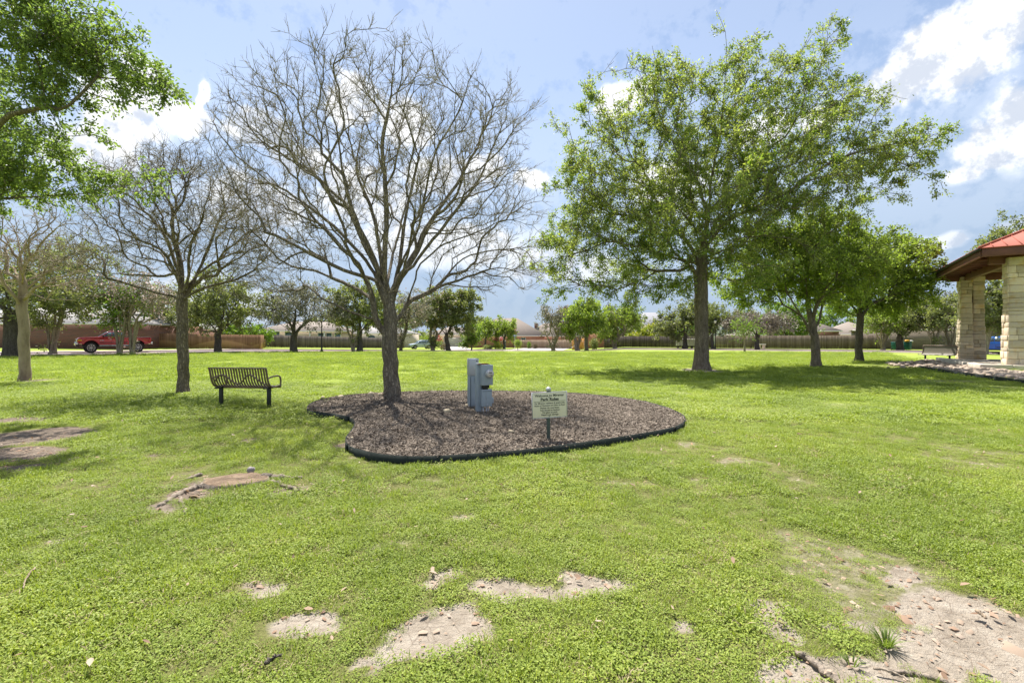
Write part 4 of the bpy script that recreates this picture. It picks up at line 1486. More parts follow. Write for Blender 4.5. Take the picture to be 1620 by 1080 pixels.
# --- trees farther off: (kind of trunk, foot, crown blobs ...)
def park_tree(name, label, seed, px, Y, blobs, r, bark, lmat, n_leaf=5500, L=.26, fork=None, stems=1, fan=14, tips=150, group='trees along the street', lean=0, r_tip=.02, twL=.8, leaf2=None, lw=.6, yd=.9, zb=None):
    rng = np.random.default_rng(seed)
    base = G(px, Y)
    s = Y / FPX
    blobs = [(b[0], b[1] + 4, b[2] * 1.06, b[3] * 1.18) for b in blobs]
    n_leaf = int(n_leaf * 1.35)
    tips = int(tips * 1.25)
    bx = np.mean([b[0] for b in blobs])
    bot = max(b[1] + b[3] * .55 for b in blobs)
    fz = fork if fork is not None else bot
    fp = P(px + lean, fz, Y)
    seeds = []
    if stems == 1:
        mid = (base + fp) / 2 + rng.normal(0, .04, 3)
        top = P(bx, np.mean([b[1] for b in blobs]), Y)
        seeds.append(np.array([base, mid, fp, top]))
        for k in range(4):
            a = 6.28 * k / 4 + rng.random()
            q = fp + np.array([math.cos(a) * 1.4, math.sin(a) * 1.4, .9 + rng.random()])
            seeds.append(np.array([fp - (0, 0, .15), (fp + q) / 2 + (0, 0, .1), q]))
    else:
        for k in range(stems):
            a = 6.28 * k / stems + rng.random() * .6
            o = np.array([math.cos(a), math.sin(a), 0])
            q = P(px + fan * math.cos(a) + lean, fz, Y + fan * s * math.sin(a))
            b0 = base + o * r * .9
            seeds.append(np.array([b0 if k else base + o * .05, base * .55 + q * .45 - o * .08 * fan * s, q]))
    T = blob_pts(rng, tips, blobs, Y, yd)
    T = T[T[:, 2] > base[2] + .8]
    zatt = fp[2] - .4 if stems == 1 else fp[2] - .5
    lf = [dict(n=n_leaf, L=L, W=L * lw, mat=lmat, sp=.16)] if n_leaf else []
    if leaf2:
        lf.append(dict(dict(name='blossom', L=L * .9, W=L * .8, sp=.12, u0=.8, patchy=.8, cut=.5), **leaf2))
    return tree(name, label, seed, base, seeds, T, r * (1 if stems == 1 else .8), r_tip, bark, seg=.55, z_att=zatt, alpha=.25, kang=.5, wander=.12, up=.08, flare=.35,
                tw=dict(L=twL, per=1.5, rmax=r_tip * 2.6, o2=.4, up=.1, r0=r_tip * .6, r1=r_tip * .35), leaf=lf or None, group=group, limb=.7 if stems == 1 else 1.0)


bare_tree()
bare_tree2()
bare_tree3()
elm()
right_trees()
near_oak()

CM = 'crape myrtles along the street'
park_tree('live_oak', 'dark live oak behind the dead pale tree, before the brick wall', 31, 17, 35, [(20, 462, 85, 45), (60, 435, 60, 40), (-40, 450, 70, 55), (5, 500, 50, 14)], .42, 'bark_dark', 'leaf_live', 9000, .22, fork=500)
park_tree('crape_myrtle', 'crape myrtle with a vase of stems before the brick wall, ahead of the red truck', 32, 82, 40, [(85, 470, 65, 38), (130, 475, 55, 28), (110, 430, 62, 48), (60, 492, 45, 12)], .34, 'bark_tan', 'leaf_live', 10000, .22, fork=498, stems=7, fan=16, group=CM)
park_tree('crape_myrtle', 'crape myrtle with a bright green tuft, its stems crossing the red truck cab', 33, 190, 40, [(180, 495, 28, 15), (195, 470, 40, 30), (165, 500, 24, 8)], .26, 'bark_tan', 'leaf_light', 2600, .22, fork=505, stems=6, fan=12, group=CM, tips=130, leaf2=dict(n=700, mat='bloom_pale'))
park_tree('crape_myrtle', 'half bare crape myrtle with pale pink blossom, its stems crossing the red truck bed', 34, 209, 40.3, [(222, 478, 42, 30), (205, 455, 40, 28), (250, 470, 30, 18)], .24, 'bark_tan', 'leaf_grey', 1500, .2, fork=510, stems=5, fan=10, group=CM, tips=170, leaf2=dict(n=1500, mat='bloom_pale', cut=.4))
park_tree('live_oak', 'dark green oak before the warm brown fence, nearest the slatted bench', 35, 345, 47, [(345, 478, 58, 38), (312, 492, 42, 22), (385, 490, 45, 24), (352, 450, 45, 24)], .30, 'bark_dark', 'leaf_live', 9500, .25, fork=527)
park_tree('live_oak', 'greyish thin-crowned oak between the brown fence corner and the lamp post', 36, 465, 49, [(465, 482, 62, 30), (430, 492, 35, 18), (508, 484, 45, 24), (470, 458, 40, 18)], .33, 'bark_dark', 'leaf_grey', 6500, .22, fork=530, tips=200, leaf2=dict(n=1800, mat='leaf_live', name='green_foliage', u0=.2))
park_tree('live_oak', 'green oak with dark trunk standing close beside a small pale stemmed crape myrtle', 37, 569, 52, [(570, 485, 44, 32), (602, 482, 38, 32), (560, 460, 38, 16), (548, 502, 26, 14)], .30, 'bark_dark', 'leaf_live', 8500, .26, fork=525)
park_tree('crape_myrtle', 'small crape myrtle with pale leaning stems hugging the dark oak trunk', 38, 559, 51.5, [(552, 498, 26, 14), (540, 490, 20, 12)], .22, 'bark_tan', 'leaf_live', 1500, .22, fork=525, stems=4, fan=9, group=CM, tips=60)
park_tree('crape_myrtle', 'grey-leaved crape myrtle just behind the trunk of the tall bare tree', 39, 633, 60, [(652, 487, 34, 26), (632, 500, 24, 16)], .25, 'bark_dark', 'leaf_grey', 3000, .24, fork=522, stems=4, fan=10, group=CM, tips=110, leaf2=dict(n=700, mat='bloom_pale'))
park_tree('crape_myrtle', 'large crape myrtle with cream blossom and thick trunk beside the silver car', 40, 684, 72, [(684, 488, 48, 28), (700, 472, 38, 18), (660, 500, 30, 14)], .42, 'bark_tan', 'leaf_live', 7500, .34, fork=530, stems=4, fan=8, group=CM, leaf2=dict(n=1500, mat='bloom_pale', cut=.45))
park_tree('live_oak', 'dark leaning oak between the cream blossomed tree and the driveway', 41, 710, 72, [(722, 492, 38, 32), (740, 475, 20, 22), (702, 500, 30, 18), (735, 505, 18, 16)], .34, 'bark_dark', 'leaf_live', 8500, .34, fork=530, lean=-3)
park_tree('young_tree', 'feathery pale green young tree at the foot of the driveway', 42, 746, 78, [(745, 534, 15, 13), (750, 518, 11, 12)], .12, 'bark_tan', 'leaf_light', 2600, .3, fork=545, tips=70, group=None)
park_tree('round_tree', 'left round-headed front yard tree by the brown roofed house', 43, 768, 92, [(774, 517, 20, 17), (762, 522, 12, 10)], .2, 'bark_dark', 'leaf_green', 3000, .36, fork=537, tips=80, group='front yard trees')
park_tree('round_tree', 'round-headed front yard tree touching the brown roof behind the stop sign', 44, 797, 93, [(797, 515, 20, 16), (806, 522, 10, 12)], .2, 'bark_dark', 'leaf_green', 3000, .36, fork=537, tips=80, group='front yard trees')
park_tree('crape_myrtle', 'vase-shaped half bare crape myrtle standing before the tan corner fence', 45, 874, 62, [(880, 508, 26, 20), (870, 496, 22, 14), (892, 518, 12, 10)], .3, 'bark_tan', 'leaf_grey', 2400, .24, fork=532, stems=5, fan=9, group=CM, tips=140, leaf2=dict(n=500, mat='bloom_pale'))
park_tree('crape_myrtle', 'rust tinged crape myrtle with pink tips behind the bright green street tree', 46, 914, 74, [(898, 508, 16, 20), (915, 495, 22, 18), (895, 490, 14, 10)], .45, 'bark_tan', 'leaf_rust', 3200, .32, fork=532, stems=4, fan=6, group=CM, leaf2=dict(n=600, mat='bloom_pale'))
park_tree('street_tree', 'bright green street tree alone at the lawn edge near the orange gate', 47, 928, 60, [(928, 500, 36, 24), (910, 518, 18, 12), (946, 514, 19, 14), (925, 482, 22, 12)], .24, 'bark_grey', 'leaf_green', 7500, .27, fork=530)
park_tree('crape_myrtle', 'green crape myrtle with pinkish crown at the end of the dark fence', 48, 972, 70, [(972, 506, 33, 25), (998, 498, 22, 20), (960, 520, 20, 10)], .4, 'bark_tan', 'leaf_green', 6000, .32, fork=530, stems=5, fan=9, group=CM, leaf2=dict(n=900, mat='leaf_rust', cut=.42))
park_tree('street_tree', 'grey-green oak before the white mailbox cabinets', 49, 1084, 63, [(1082, 505, 42, 24), (1058, 512, 28, 18), (1100, 490, 26, 18)], .28, 'bark_dark', 'leaf_live', 7500, .28, fork=528, leaf2=dict(n=2500, mat='leaf_grey', name='grey_foliage', u0=.2))
park_tree('street_tree', 'small dark oak right behind the largest tree, next to a lamp post', 50, 1127, 60, [(1130, 505, 24, 22), (1145, 500, 16, 14)], .2, 'bark_dark', 'leaf_live', 3200, .26, fork=528, tips=80)
park_tree('young_tree', 'slender pale young tree with few leaves before the long grey fence', 51, 1178, 49, [(1180, 515, 17, 12), (1172, 526, 9, 9)], .09, 'bark_tan', 'leaf_light', 700, .2, fork=535, tips=60, group=None)
park_tree('street_tree', 'tan grey dying street tree with flat crown before the long fence', 52, 1198, 58, [(1190, 506, 38, 13), (1222, 509, 30, 14), (1160, 508, 16, 8)], .26, 'bark_dark', 'leaf_dead', 5200, .24, fork=530, tips=200)
park_tree('back_yard_tree', 'leafy green tree rising behind the long fence beside the dying street tree', 53, 1245, 74, [(1245, 502, 42, 26), (1270, 520, 26, 14), (1225, 520, 20, 12)], .25, 'bark_dark', 'leaf_light', 6000, .36, fork=535, group='trees in the back yards')
park_tree('back_yard_tree', 'yellow-topped bushy tree behind the dark fence by the mailbox cabinets', 54, 1035, 86, [(1030, 525, 26, 12), (1045, 514, 14, 6), (1010, 530, 14, 8)], .2, 'bark_dark', 'leaf_yellow', 4500, .36, fork=542, group='trees in the back yards')
park_tree('back_yard_tree', 'green bushy tree above the warm brown fence behind the dark oak', 55, 400, 66, [(400, 522, 30, 10), (370, 520, 22, 10), (300, 520, 30, 12), (270, 515, 20, 16)], .25, 'bark_dark', 'leaf_light', 5200, .32, fork=540, group='trees in the back yards')
park_tree('back_yard_tree', 'dark green tree between the brick house roof and the warm brown fence', 56, 262, 60, [(265, 500, 30, 24), (290, 480, 40, 30), (240, 480, 30, 20)], .3, 'bark_dark', 'leaf_live', 5500, .3, fork=535, group='trees in the back yards')
park_tree('crape_myrtle', 'pale stemmed crape myrtle at the end of the long fence by the first trash cart', 57, 1396, 58, [(1398, 508, 34, 15), (1420, 500, 24, 14)], .3, 'bark_tan', 'leaf_green', 3400, .26, fork=530, stems=6, fan=9, group=CM)
park_tree('live_oak', 'spreading dark-trunked oak right beside the two teal trash carts', 58, 1424, 57, [(1430, 505, 44, 18), (1462, 492, 32, 24), (1440, 480, 30, 16)], .34, 'bark_dark', 'leaf_live', 7500, .27, fork=532, leaf2=dict(n=2200, mat='leaf_grey', name='grey_foliage', u0=.2))
park_tree('crape_myrtle', 'many stemmed crape myrtle behind the mesh bench, before the stone wall', 59, 1477, 54, [(1480, 500, 28, 20), (1492, 485, 22, 18)], .3, 'bark_tan', 'leaf_live', 4500, .26, fork=528, stems=6, fan=8, group=CM)
park_tree('crape_myrtle', 'greyish crape myrtle seen against the first stone pier', 60, 1504, 54.5, [(1508, 492, 22, 26)], .26, 'bark_tan', 'leaf_grey', 2600, .25, fork=528, stems=5, fan=8, group=CM)
park_tree('live_oak', 'grey-leaved oak with pale crooked limb seen between the stone piers', 61, 1556, 42, [(1566, 478, 34, 34), (1590, 500, 30, 24), (1540, 490, 20, 28)], .26, 'bark_tan', 'leaf_live', 7000, .24, fork=515, lean=8, leaf2=dict(n=3000, mat='leaf_grey', name='grey_foliage', u0=.2))
park_tree('live_oak', 'tall oak rising beyond the red metal roof', 62, 1625, 44, [(1600, 376, 42, 20), (1570, 392, 24, 14), (1640, 370, 60, 40), (1650, 420, 60, 40)], .4, 'bark_dark', 'leaf_live', 9000, .24, fork=460)


for (sd, px, Y, bl, lm, lb) in [(101, 130, 84, [(130, 470, 70, 30), (60, 480, 60, 30)], 'leaf_live', 'broad tree behind the brick house roof, above the vase stemmed crape myrtle'),
                                (102, 320, 92, [(325, 505, 50, 20), (300, 490, 40, 20)], 'leaf_live', 'hazy tree far behind the warm brown fence'),
                                (103, 530, 118, [(530, 505, 34, 14), (505, 512, 26, 10)], 'leaf_live', 'far tree showing above the tan stucco house roof'),
                                (104, 612, 124, [(615, 505, 40, 15), (640, 512, 24, 10)], 'leaf_green', 'far tree rising behind the gabled house with the arched window'),
                                (105, 752, 128, [(752, 512, 24, 14)], 'leaf_live', 'far tree behind the round-headed front yard trees'),
                                (106, 905, 126, [(905, 515, 26, 10), (925, 512, 22, 10)], 'leaf_live', 'far tree behind the second brown roof'),
                                (107, 985, 100, [(985, 508, 30, 18), (960, 515, 20, 12)], 'leaf_live', 'back yard tree between the orange brick house and the slate roof'),
                                (108, 1085, 96, [(1085, 518, 34, 14), (1110, 510, 24, 16)], 'leaf_light', 'back yard tree behind the white mailbox cabinets and dark fence'),
                                (109, 1165, 118, [(1165, 508, 26, 14), (1180, 500, 24, 14)], 'leaf_live', 'far tree beyond the white sided house'),
                                (110, 1315, 100, [(1315, 500, 38, 24), (1335, 512, 24, 14)], 'leaf_light', 'back yard tree behind the red brick house by the forked tree'),
                                (111, 1385, 92, [(1385, 498, 36, 22), (1410, 490, 26, 18)], 'leaf_green', 'back yard tree beyond the end of the long fence'),
                                (112, 1530, 84, [(1530, 490, 60, 30), (1580, 500, 40, 30)], 'leaf_live', 'large tree behind the stone walled house')]:
    park_tree('back_yard_tree', lb, sd, px, Y, bl, .24, 'bark_dark', lm, 3600, .42, tips=110, group='trees in the back yards', twL=1.0)


def bush(name, label, seed, px, Y, w, h, lmat, n=900, L=.14, group=None, trunk=0.0, bloom=None, cat='shrub'):
    rng = np.random.default_rng(seed)
    b = G(px, Y)
    root = empty(name, b, 0, label, cat, group)
    mb = MB()
    for k in range(7):
        a = rng.random() * 6.28
        mb.tube([(0, 0, -.05), (math.cos(a) * w * .08, math.sin(a) * w * .08, trunk + h * .15), (math.cos(a) * w * .3, math.sin(a) * w * .3, trunk + h * .6)], [.03, .022, .008], 5)
    mb.build('stem', M['bark_dark'], root, smooth=True)
    d = unit(rng.normal(0, 1, (n, 3))) * (rng.random(n)[:, None] ** .4)
    q = .75 + .5 * fbm(d[:, 0] * 3 + seed, d[:, 2] * 3 + d[:, 1] * 2, 3, 8)
    C = d * q[:, None] * np.array([w / 2, w / 2, h / 2]) + (0, 0, trunk + h / 2)
    V, F = leaf_mesh(rng, C, d, L, L * .6)
    mk('foliage', V, [F], M[lmat], root)
    if bloom:
        k = C[:, 2] > trunk + h * .55
        C2 = C[k][:n // 4]
        V, F = leaf_mesh(rng, C2, d[k][:n // 4], L * 1.1, L)
        mk('blossom', V, [F], M[bloom], root)
    return root


bush('flowering_shrub', 'pink flowering shrub against the brown roof edge', 71, 812, 96, 1.6, 3.6, 'leaf_green', 700, .22, trunk=1.2, bloom='bloom_pink')
bush('flowering_shrub', 'low pink flowering shrub beside the stop sign', 72, 785, 92, 1.3, 1.2, 'leaf_green', 500, .18, trunk=1.0, bloom='bloom_pink')
bush('shrub', 'yellow-green mounded shrub around the stop sign post', 73, 788, 90, 2.0, 1.3, 'leaf_yellow', 900, .2)
bush('topiary', 'small clipped tree on a thin stem at the street corner, by the blue sign', 74, 819, 80, 1.3, 1.3, 'leaf_green', 1300, .15, trunk=.65, cat='small tree')
bush('shrub', 'narrow light green shrub at the foot of the tan corner fence', 75, 837, 92, .8, 1.5, 'leaf_light', 600, .16)
bush('shrub', 'dry rust brown shrub at the foot of the tan corner fence', 76, 847, 92, .9, 1.0, 'leaf_rust', 600, .16)
bush('shrub', 'dark green rounded shrub beside the orange brick house wall', 77, 940, 78, 1.5, 2.0, 'leaf_live', 1100, .2)
bush('flowering_shrub', 'red flowering shrub by the porch behind the silver car', 78, 693, 100, 2.2, 2.8, 'leaf_green', 700, .25, bloom='bloom_pink')
bush('shrub', 'brown spiky shrub at the driveway edge beside the leaning oak', 79, 703, 85, 1.7, 1.0, 'leaf_rust', 700, .2)
bush('shrub', 'dark hedge shrub beside the garage behind the silver car', 80, 676, 104, 3.2, 3.0, 'leaf_green', 1300, .28)
bush('shrub', 'dark low shrub under the front yard trees', 81, 772, 88, 1.9, .9, 'leaf_live', 800, .2)


def treeline():
    rng = np.random.default_rng(90)
    n = 42000
    th = R(1) * rng.uniform(-64, 64, n)
    r = rng.uniform(150, 215, n)
    x, y = r * np.sin(th), r * np.cos(th)
    h = 2.0 + 3.5 * fbm(x * .06, y * .06, 4, 3)
    z = gz(x, y) + h * rng.random(n) ** .7
    V, F = leaf_mesh(rng, np.column_stack([x, y, z]), unit(rng.normal(0, 1, (n, 3))), 1.3, .9)
    tag(mk('treeline', V, [F], M['leaf_live']), kind='stuff')


treeline()
# ---------------------------------------------------------------- bench with curved slats
def bench():
    bx = (P(346, 641, 9.95) + P(428, 643, 9.95)) / 2
    L = 1.27
    root = empty('park_bench', (bx[0] - .02, 10.02, 0), R(-5.5), 'brown slatted metal bench with wave motif, seen from behind beside the leafless brown tree', 'bench')
    # local frame: x along the bench, +y = front of the seat (away from the camera)
    prof = [(-.27, .85), (-.25, .80), (-.225, .70), (-.20, .60), (-.165, .52), (-.11, .455), (-.03, .425), (.08, .42), (.19, .43), (.24, .425), (.262, .395)]
    pf = catmull([(a, b) for a, b in prof], 4)
    mb = MB()
    n = 20
    for i in range(n):
        x = -L / 2 + .045 + (L - .09) * i / (n - 1)
        tn = np.gradient(pf, axis=0)
        tn /= np.linalg.norm(tn, axis=1, keepdims=True)
        nm = np.column_stack([-tn[:, 1], tn[:, 0]])
        k = len(pf)
        V = []
        for sx, sn in ((-.019, -.004), (.019, -.004), (.019, .004), (-.019, .004)):
            q = pf + nm * sn
            V.append(np.column_stack([np.full(k, x + sx), q[:, 0], q[:, 1]]))
        i0 = np.arange(k - 1)
        F = np.vstack([np.stack([i0 + a * k, i0 + 1 + a * k, i0 + 1 + ((a + 1) % 4) * k, i0 + ((a + 1) % 4) * k], 1) for a in range(4)])
        mb.add(np.vstack(V), [F, np.array([[0, k, 2 * k, 3 * k]]), np.array([[k - 1, 2 * k - 1, 3 * k - 1, 4 * k - 1]])[:, ::-1]])
    mb.build('slat', M['bench_paint'], root)
    mb = MB()
    mb.box((0, -.272, .848), (L + .05, .045, .028))
    mb.box((0, .262, .40), (L, .03, .05))
    mb.box((0, .03, .40), (L - .05, .05, .03))
    mb.build('top_rail', M['bench_paint'], root, bevel=.006)
    # wave motif behind the slats
    xs = np.linspace(-L / 2 + .06, L / 2 - .02, 60)
    zz = .60 + .10 * np.sin((xs + L / 2) / L * 4 * math.pi - 1.1)
    yy = np.interp(zz, [.5, .6, .7, .8], [-.16, -.205, -.232, -.255])
    mb = MB()
    mb.tube(np.column_stack([xs, yy - .012, zz]), .017, 6)
    mb.build('wave_bar', M['bench_paint'], root, smooth=True)
    for sx in (-1, 1):
        mb = MB()
        x = sx * (L / 2 + .012)
        mb.tube([(x, a, b) for a, b in pf], .021, 8)
        f = mb.build('side_frame', M['bench_paint'], root, smooth=True)
        mb = MB()
        arm = catmull([(-.20, .615), (-.08, .645), (.06, .655), (.17, .65), (.24, .62), (.265, .55), (.262, .46), (.25, .41)], 5)
        mb.tube([(x, a, b) for a, b in arm], .019, 8)
        mb.build('armrest', M['bench_paint'], root, smooth=True)
        mb = MB()
        mb.box((sx * .56, -.02, .2), (.075, .055, .42))
        mb.box((sx * .56, .02, .405), (.06, .42, .03))
        mb.build('leg', M['bench_leg'], root, bevel=.005)


bench()


def text_mesh(txt, size, bold=0.0, align='CENTER'):
    cu = bpy.data.curves.new('text', 'FONT')
    cu.body = txt
    cu.size = size
    cu.align_x = align
    cu.align_y = 'CENTER'
    cu.offset = bold
    cu.resolution_u = 3
    o = bpy.data.objects.new('text', cu)
    COL.objects.link(o)
    dg = bpy.context.evaluated_depsgraph_get()
    me = bpy.data.meshes.new_from_object(o.evaluated_get(dg))
    V = np.array([v.co[:] for v in me.vertices])
    F = [tuple(p.vertices) for p in me.polygons]
    bpy.data.objects.remove(o)
    bpy.data.curves.remove(cu)
    return V, F


def lettering(name, items, matl, parent, y, fit=None):
    """items: (text, size, x, z, bold, maxwidth); letters stand in the local x-z plane facing -y, a hair thick"""
    mb = MB()
    for txt, size, x, z, bold, mw in items:
        V, F = text_mesh(txt, size, bold)
        w = np.ptp(V[:, 0])
        if mw and w > 0:
            V[:, 0] *= mw / w
        V = np.column_stack([V[:, 0] + x, np.full(len(V), y), V[:, 1] + z])
        by = {}
        for f in F:
            by.setdefault(len(f), []).append(f)
        mb.add(V, [np.array(v) for v in by.values()])
    return mb.build(name, matl, parent)


def rules_sign():
    c = gnd(870, 697, .07)
    root = empty('rules_sign', (c[0], c[1] + .02, .05), R(14), 'pale green park rules sign on a dark post at the front of the mulch bed', 'sign')
    mb = MB()
    mb.box((-.01, .03, .335), (.045, .03, .76))
    mb.build('post', M['sign_post'], root, bevel=.004)
    mb = MB()
    mb.lathe([(.002, 0), (.034, .004), (.038, .02), (.03, .042), (.012, .052), (.001, .054)], 14, c=(-.01, .03, .708))
    mb.build('cap', M['galv'], root, smooth=True)
    W, H = .500, .345
    z0 = .515
    p = MB()
    p.box((.0, 0, 0), (W, .012, H))
    plate = p.build('plate', M['sign_face'], root, bevel=.003, loc=(.0, .008, z0))
    plate.rotation_euler.y = R(-1.2)
    fr = MB()
    for sx in (-1, 1):
        fr.box((sx * (W / 2 + .004), 0, 0), (.008, .018, H + .016))
    for sz in (-1, 1):
        fr.box((0, 0, sz * (H / 2 + .004)), (W - .001, .018, .008))
    fr.build('frame', M['galv'], plate)
    y = -.0085
    lettering('lettering', [('Welcome to Miramar', .052, 0, .132, .0009, .43), ('Park Rules', .056, 0, .079, .0022, .265),
                            ('For Miramar residents & guests only', .030, 0, .026, .0007, .44), ('Hours of Operation are Dawn to Dusk', .030, 0, -.006, .0007, .45),
                            ('Please do not litter', .031, 0, -.040, .0007, .28), ('Pets should be leashed', .031, 0, -.072, .0007, .28), ('No glass at park', .031, 0, -.103, .0007, .22), ('Report any damage', .031, 0, -.134, .0007, .25)], M['sign_ink'], plate, y)
    MB().box((0, y + .001, .052), (.46, .004, .004)).build('rule_line', M['sign_ink'], plate)
    for zz in (-.158, .108):
        MB().lathe([(.001, -.004), (.007, -.003), (.007, .002)], 8, 'y', (-.01, y, zz)).build('bolt', M['black_plastic'], plate)


rules_sign()


def utility_posts():
    # taller rear post: wide sheet-metal trough with a lighter cover on top
    c = gnd(748, 643, .07)
    r = empty('power_pedestal', (c[0], c[1], .03), R(24), 'taller grey sheet metal power post with a lighter cover on top, behind the meter', 'utility post')
    mb = MB()
    V0 = [(-.10, -.08), (.10, -.08), (.10, .09), (-.10, .09)]
    mb.box((0, 0, .34), (.20, .155, .70), taper=.93)
    mb.build('lower_post', M['util_metal'], r, bevel=.008)
    mb = MB()
    mb.box((0, -.002, .865), (.205, .165, .35))
    mb.build('cover', M['galv'], r, bevel=.012)
    mb = MB()
    mb.box((.045, -.097, .60), (.05, .03, .09))
    mb.build('latch', M['util_metal'], r, bevel=.006)
    for x, z in ((.06, .99), (.055, .80)):
        MB().lathe([(.001, -.006), (.013, -.005), (.013, .004)], 10, 'y', (x, -.084, z)).build('bolt', M['black_plastic'], r)
    mb = MB()
    for sx in (-.075, .075):
        mb.box((sx, -.083, .36), (.006, .006, .62))
    mb.build('seam', M['lamp_black'], r)
    # front post carrying the meter
    c = gnd(759, 653, .07)
    r = empty('meter_pedestal', (c[0] + .06, c[1] + .06, .03), R(24), 'shorter grey post carrying the round electric meter and a switch box', 'utility post')
    mb = MB()
    mb.box((-.075, .05, .48), (.10, .10, 1.0))
    mb.build('back_post', M['util_metal'], r, bevel=.006)
    mb = MB()
    mb.box((.045, -.02, .76), (.225, .20, .385))
    mb.build('meter_box', M['util_metal'], r, bevel=.008)
    mb = MB()
    mb.box((-.01, .03, .966), (.22, .13, .018))
    mb.build('rusty_cap', M['rust'], r, bevel=.004)
    mb = MB()
    mb.lathe([(.001, -.02), (.078, -.02), (.082, -.035), (.082, -.055), (.074, -.06), (.072, -.095), (.068, -.10), (.001, -.102)], 24, 'y', (.075, -.10, .79))
    me = mb.build('meter', M['galv'], r, smooth=False)
    MB().lathe([(.001, -.105), (.062, -.104), (.062, -.101), (.001, -.101)], 24, 'y', (.075, -.10, .79)).build('face', M['garage'], me)
    mb = MB()
    mb.box((.075, -.207, .812), (.06, .004, .018))
    mb.box((.075, -.207, .775), (.05, .004, .006))
    mb.box((.10, -.207, .755), (.02, .004, .012))
    mb.build('dial', M['black_plastic'], me)
    mb = MB()
    mb.box((.015, -.055, .53), (.10, .08, .09))
    mb.cyl((-.04, -.05, .545), (.10, -.05, .535), .03, n=10)
    mb.build('coupling', M['lamp_black'], r, bevel=.004)
    mb = MB()
    mb.box((.045, -.035, .325), (.20, .13, .325))
    bx = mb.build('switch_box', M['util_metal'], r, bevel=.006)
    MB().box((.045, -.101, .455), (.19, .006, .006)).build('seam', M['lamp_black'], bx)
    MB().box((.045, -.103, .20), (.03, .012, .02)).build('latch', M['galv'], bx)
    mb = MB()
    mb.box((.168, -.03, .27), (.045, .08, .11))
    mb.build('outlet', M['util_metal'], bx, bevel=.006)
    mb = MB()
    mb.cyl((-.01, -.03, -.02), (-.01, -.03, .17), .013)
    mb.cyl((.06, -.02, -.02), (.06, -.02, .17), .016)
    mb.cyl((.10, -.02, -.02), (.10, -.02, .17), .011)
    mb.build('conduit', M['galv'], r)


utility_posts()


# ---------------------------------------------------------------- stump, roots, twigs, litter, tufts
def stump():
    c = gnd(366, 760, .03)
    rng = np.random.default_rng(4)
    root = empty('tree_stump', (c[0], c[1], 0), 0, 'low sawn stump flush with the lawn, with a tan cut face and dead surface roots', 'stump')
    n = 48
    a = np.linspace(0, 6.283, n, endpoint=False)
    rx = .25 * (1 + .5 * (fbm(np.cos(a) * 1.5 + 4, np.sin(a) * 1.5, 3, 2) - .5))
    ry = .21 * (1 + .6 * (fbm(np.cos(a) * 1.5 + 4, np.sin(a) * 1.5, 3, 6) - .5))
    ring0 = np.column_stack([rx * np.cos(a), ry * np.sin(a)])
    ring0[:, 0] += .10 * np.clip(np.cos(a - .5), 0, 1) ** 6
    V, F = [], []
    ks = [0.0, .25, .5, .75, 1.0]
    for k in ks[1:]:
        z = .034 + .014 * fbm(ring0[:, 0] * k * 6 + 3, ring0[:, 1] * k * 6, 3, 12) - .02 * ring0[:, 0] * k
        V.append(np.column_stack([ring0 * k, z]))
    V = np.vstack([[[0, 0, .05]]] + V)
    i = np.arange(n)
    j = (i + 1) % n
    F.append(np.stack([np.zeros(n, int), 1 + i, 1 + j], 1))
    for q in range(3):
        F.append(np.stack([1 + i + q * n, 1 + i + (q + 1) * n, 1 + j + (q + 1) * n, 1 + j + q * n], 1))
    mk('cut_face', V, F, M['stump_face'], root)
    out = V[1 + 3 * n:].copy()
    lo = out * np.array([1.10, 1.12, 0]) + np.array([0, 0, -.03])
    out2 = out * np.array([1.03, 1.03, 1]) + np.array([0, 0, -.006])
    Vb = np.vstack([out * np.array([.995, .995, 1]) + (0, 0, -.001), out2, lo])
    mk('bark_rim', Vb, [np.vstack([np.stack([i + q * n, i + (q + 1) * n, j + (q + 1) * n, j + q * n], 1) for q in (0, 1)])], M['stump_root'], root)

    def g(px, py, z=.02):
        return gnd(px, py, z) - np.array([c[0], c[1], 0])
    for pts, r0, r1 in [([g(325, 766), g(302, 771), g(283, 778), g(262, 790), g(245, 801, .0)], .04, .02), ([g(415, 753), g(432, 753), g(452, 754), g(478, 752, .02)], .055, .018),
                        ([g(284, 782), g(289, 798), g(294, 808, .03)], .018, .012), ([g(420, 758), g(450, 765), g(478, 773), g(498, 778, -.01)], .025, .01), ([g(318, 748), g(295, 755), g(262, 766, -.01)], .022, .01)]:
        p = catmull(np.array(pts), 6)
        p[1:-1] += rng.normal(0, .008, p[1:-1].shape)
        rr = np.linspace(r0, r1, len(p)) * (.92 + .16 * rng.random(len(p)))
        MB().tube(p - np.array([0, 0, .022]), rr, 9).build('root', M['stump_root'], root, smooth=True)
    q = gnd(397, 746, .03)
    tag(MB().rock((0, 0, 0), (.085, .07, .08), rng).build('stone', M['grey_rock'], loc=(q[0], q[1], .045)), 'grey lump of stone on the grass just behind the stump', 'stone')
    q = gnd(307, 787, .03)
    tag(MB().rock((0, 0, 0), (.09, .05, .03), rng).build('wood_chip', M['stump_face'], loc=(q[0], q[1], .045)), 'pale flat wood scrap lying between the dead roots before the stump', 'wood chip')


stump()


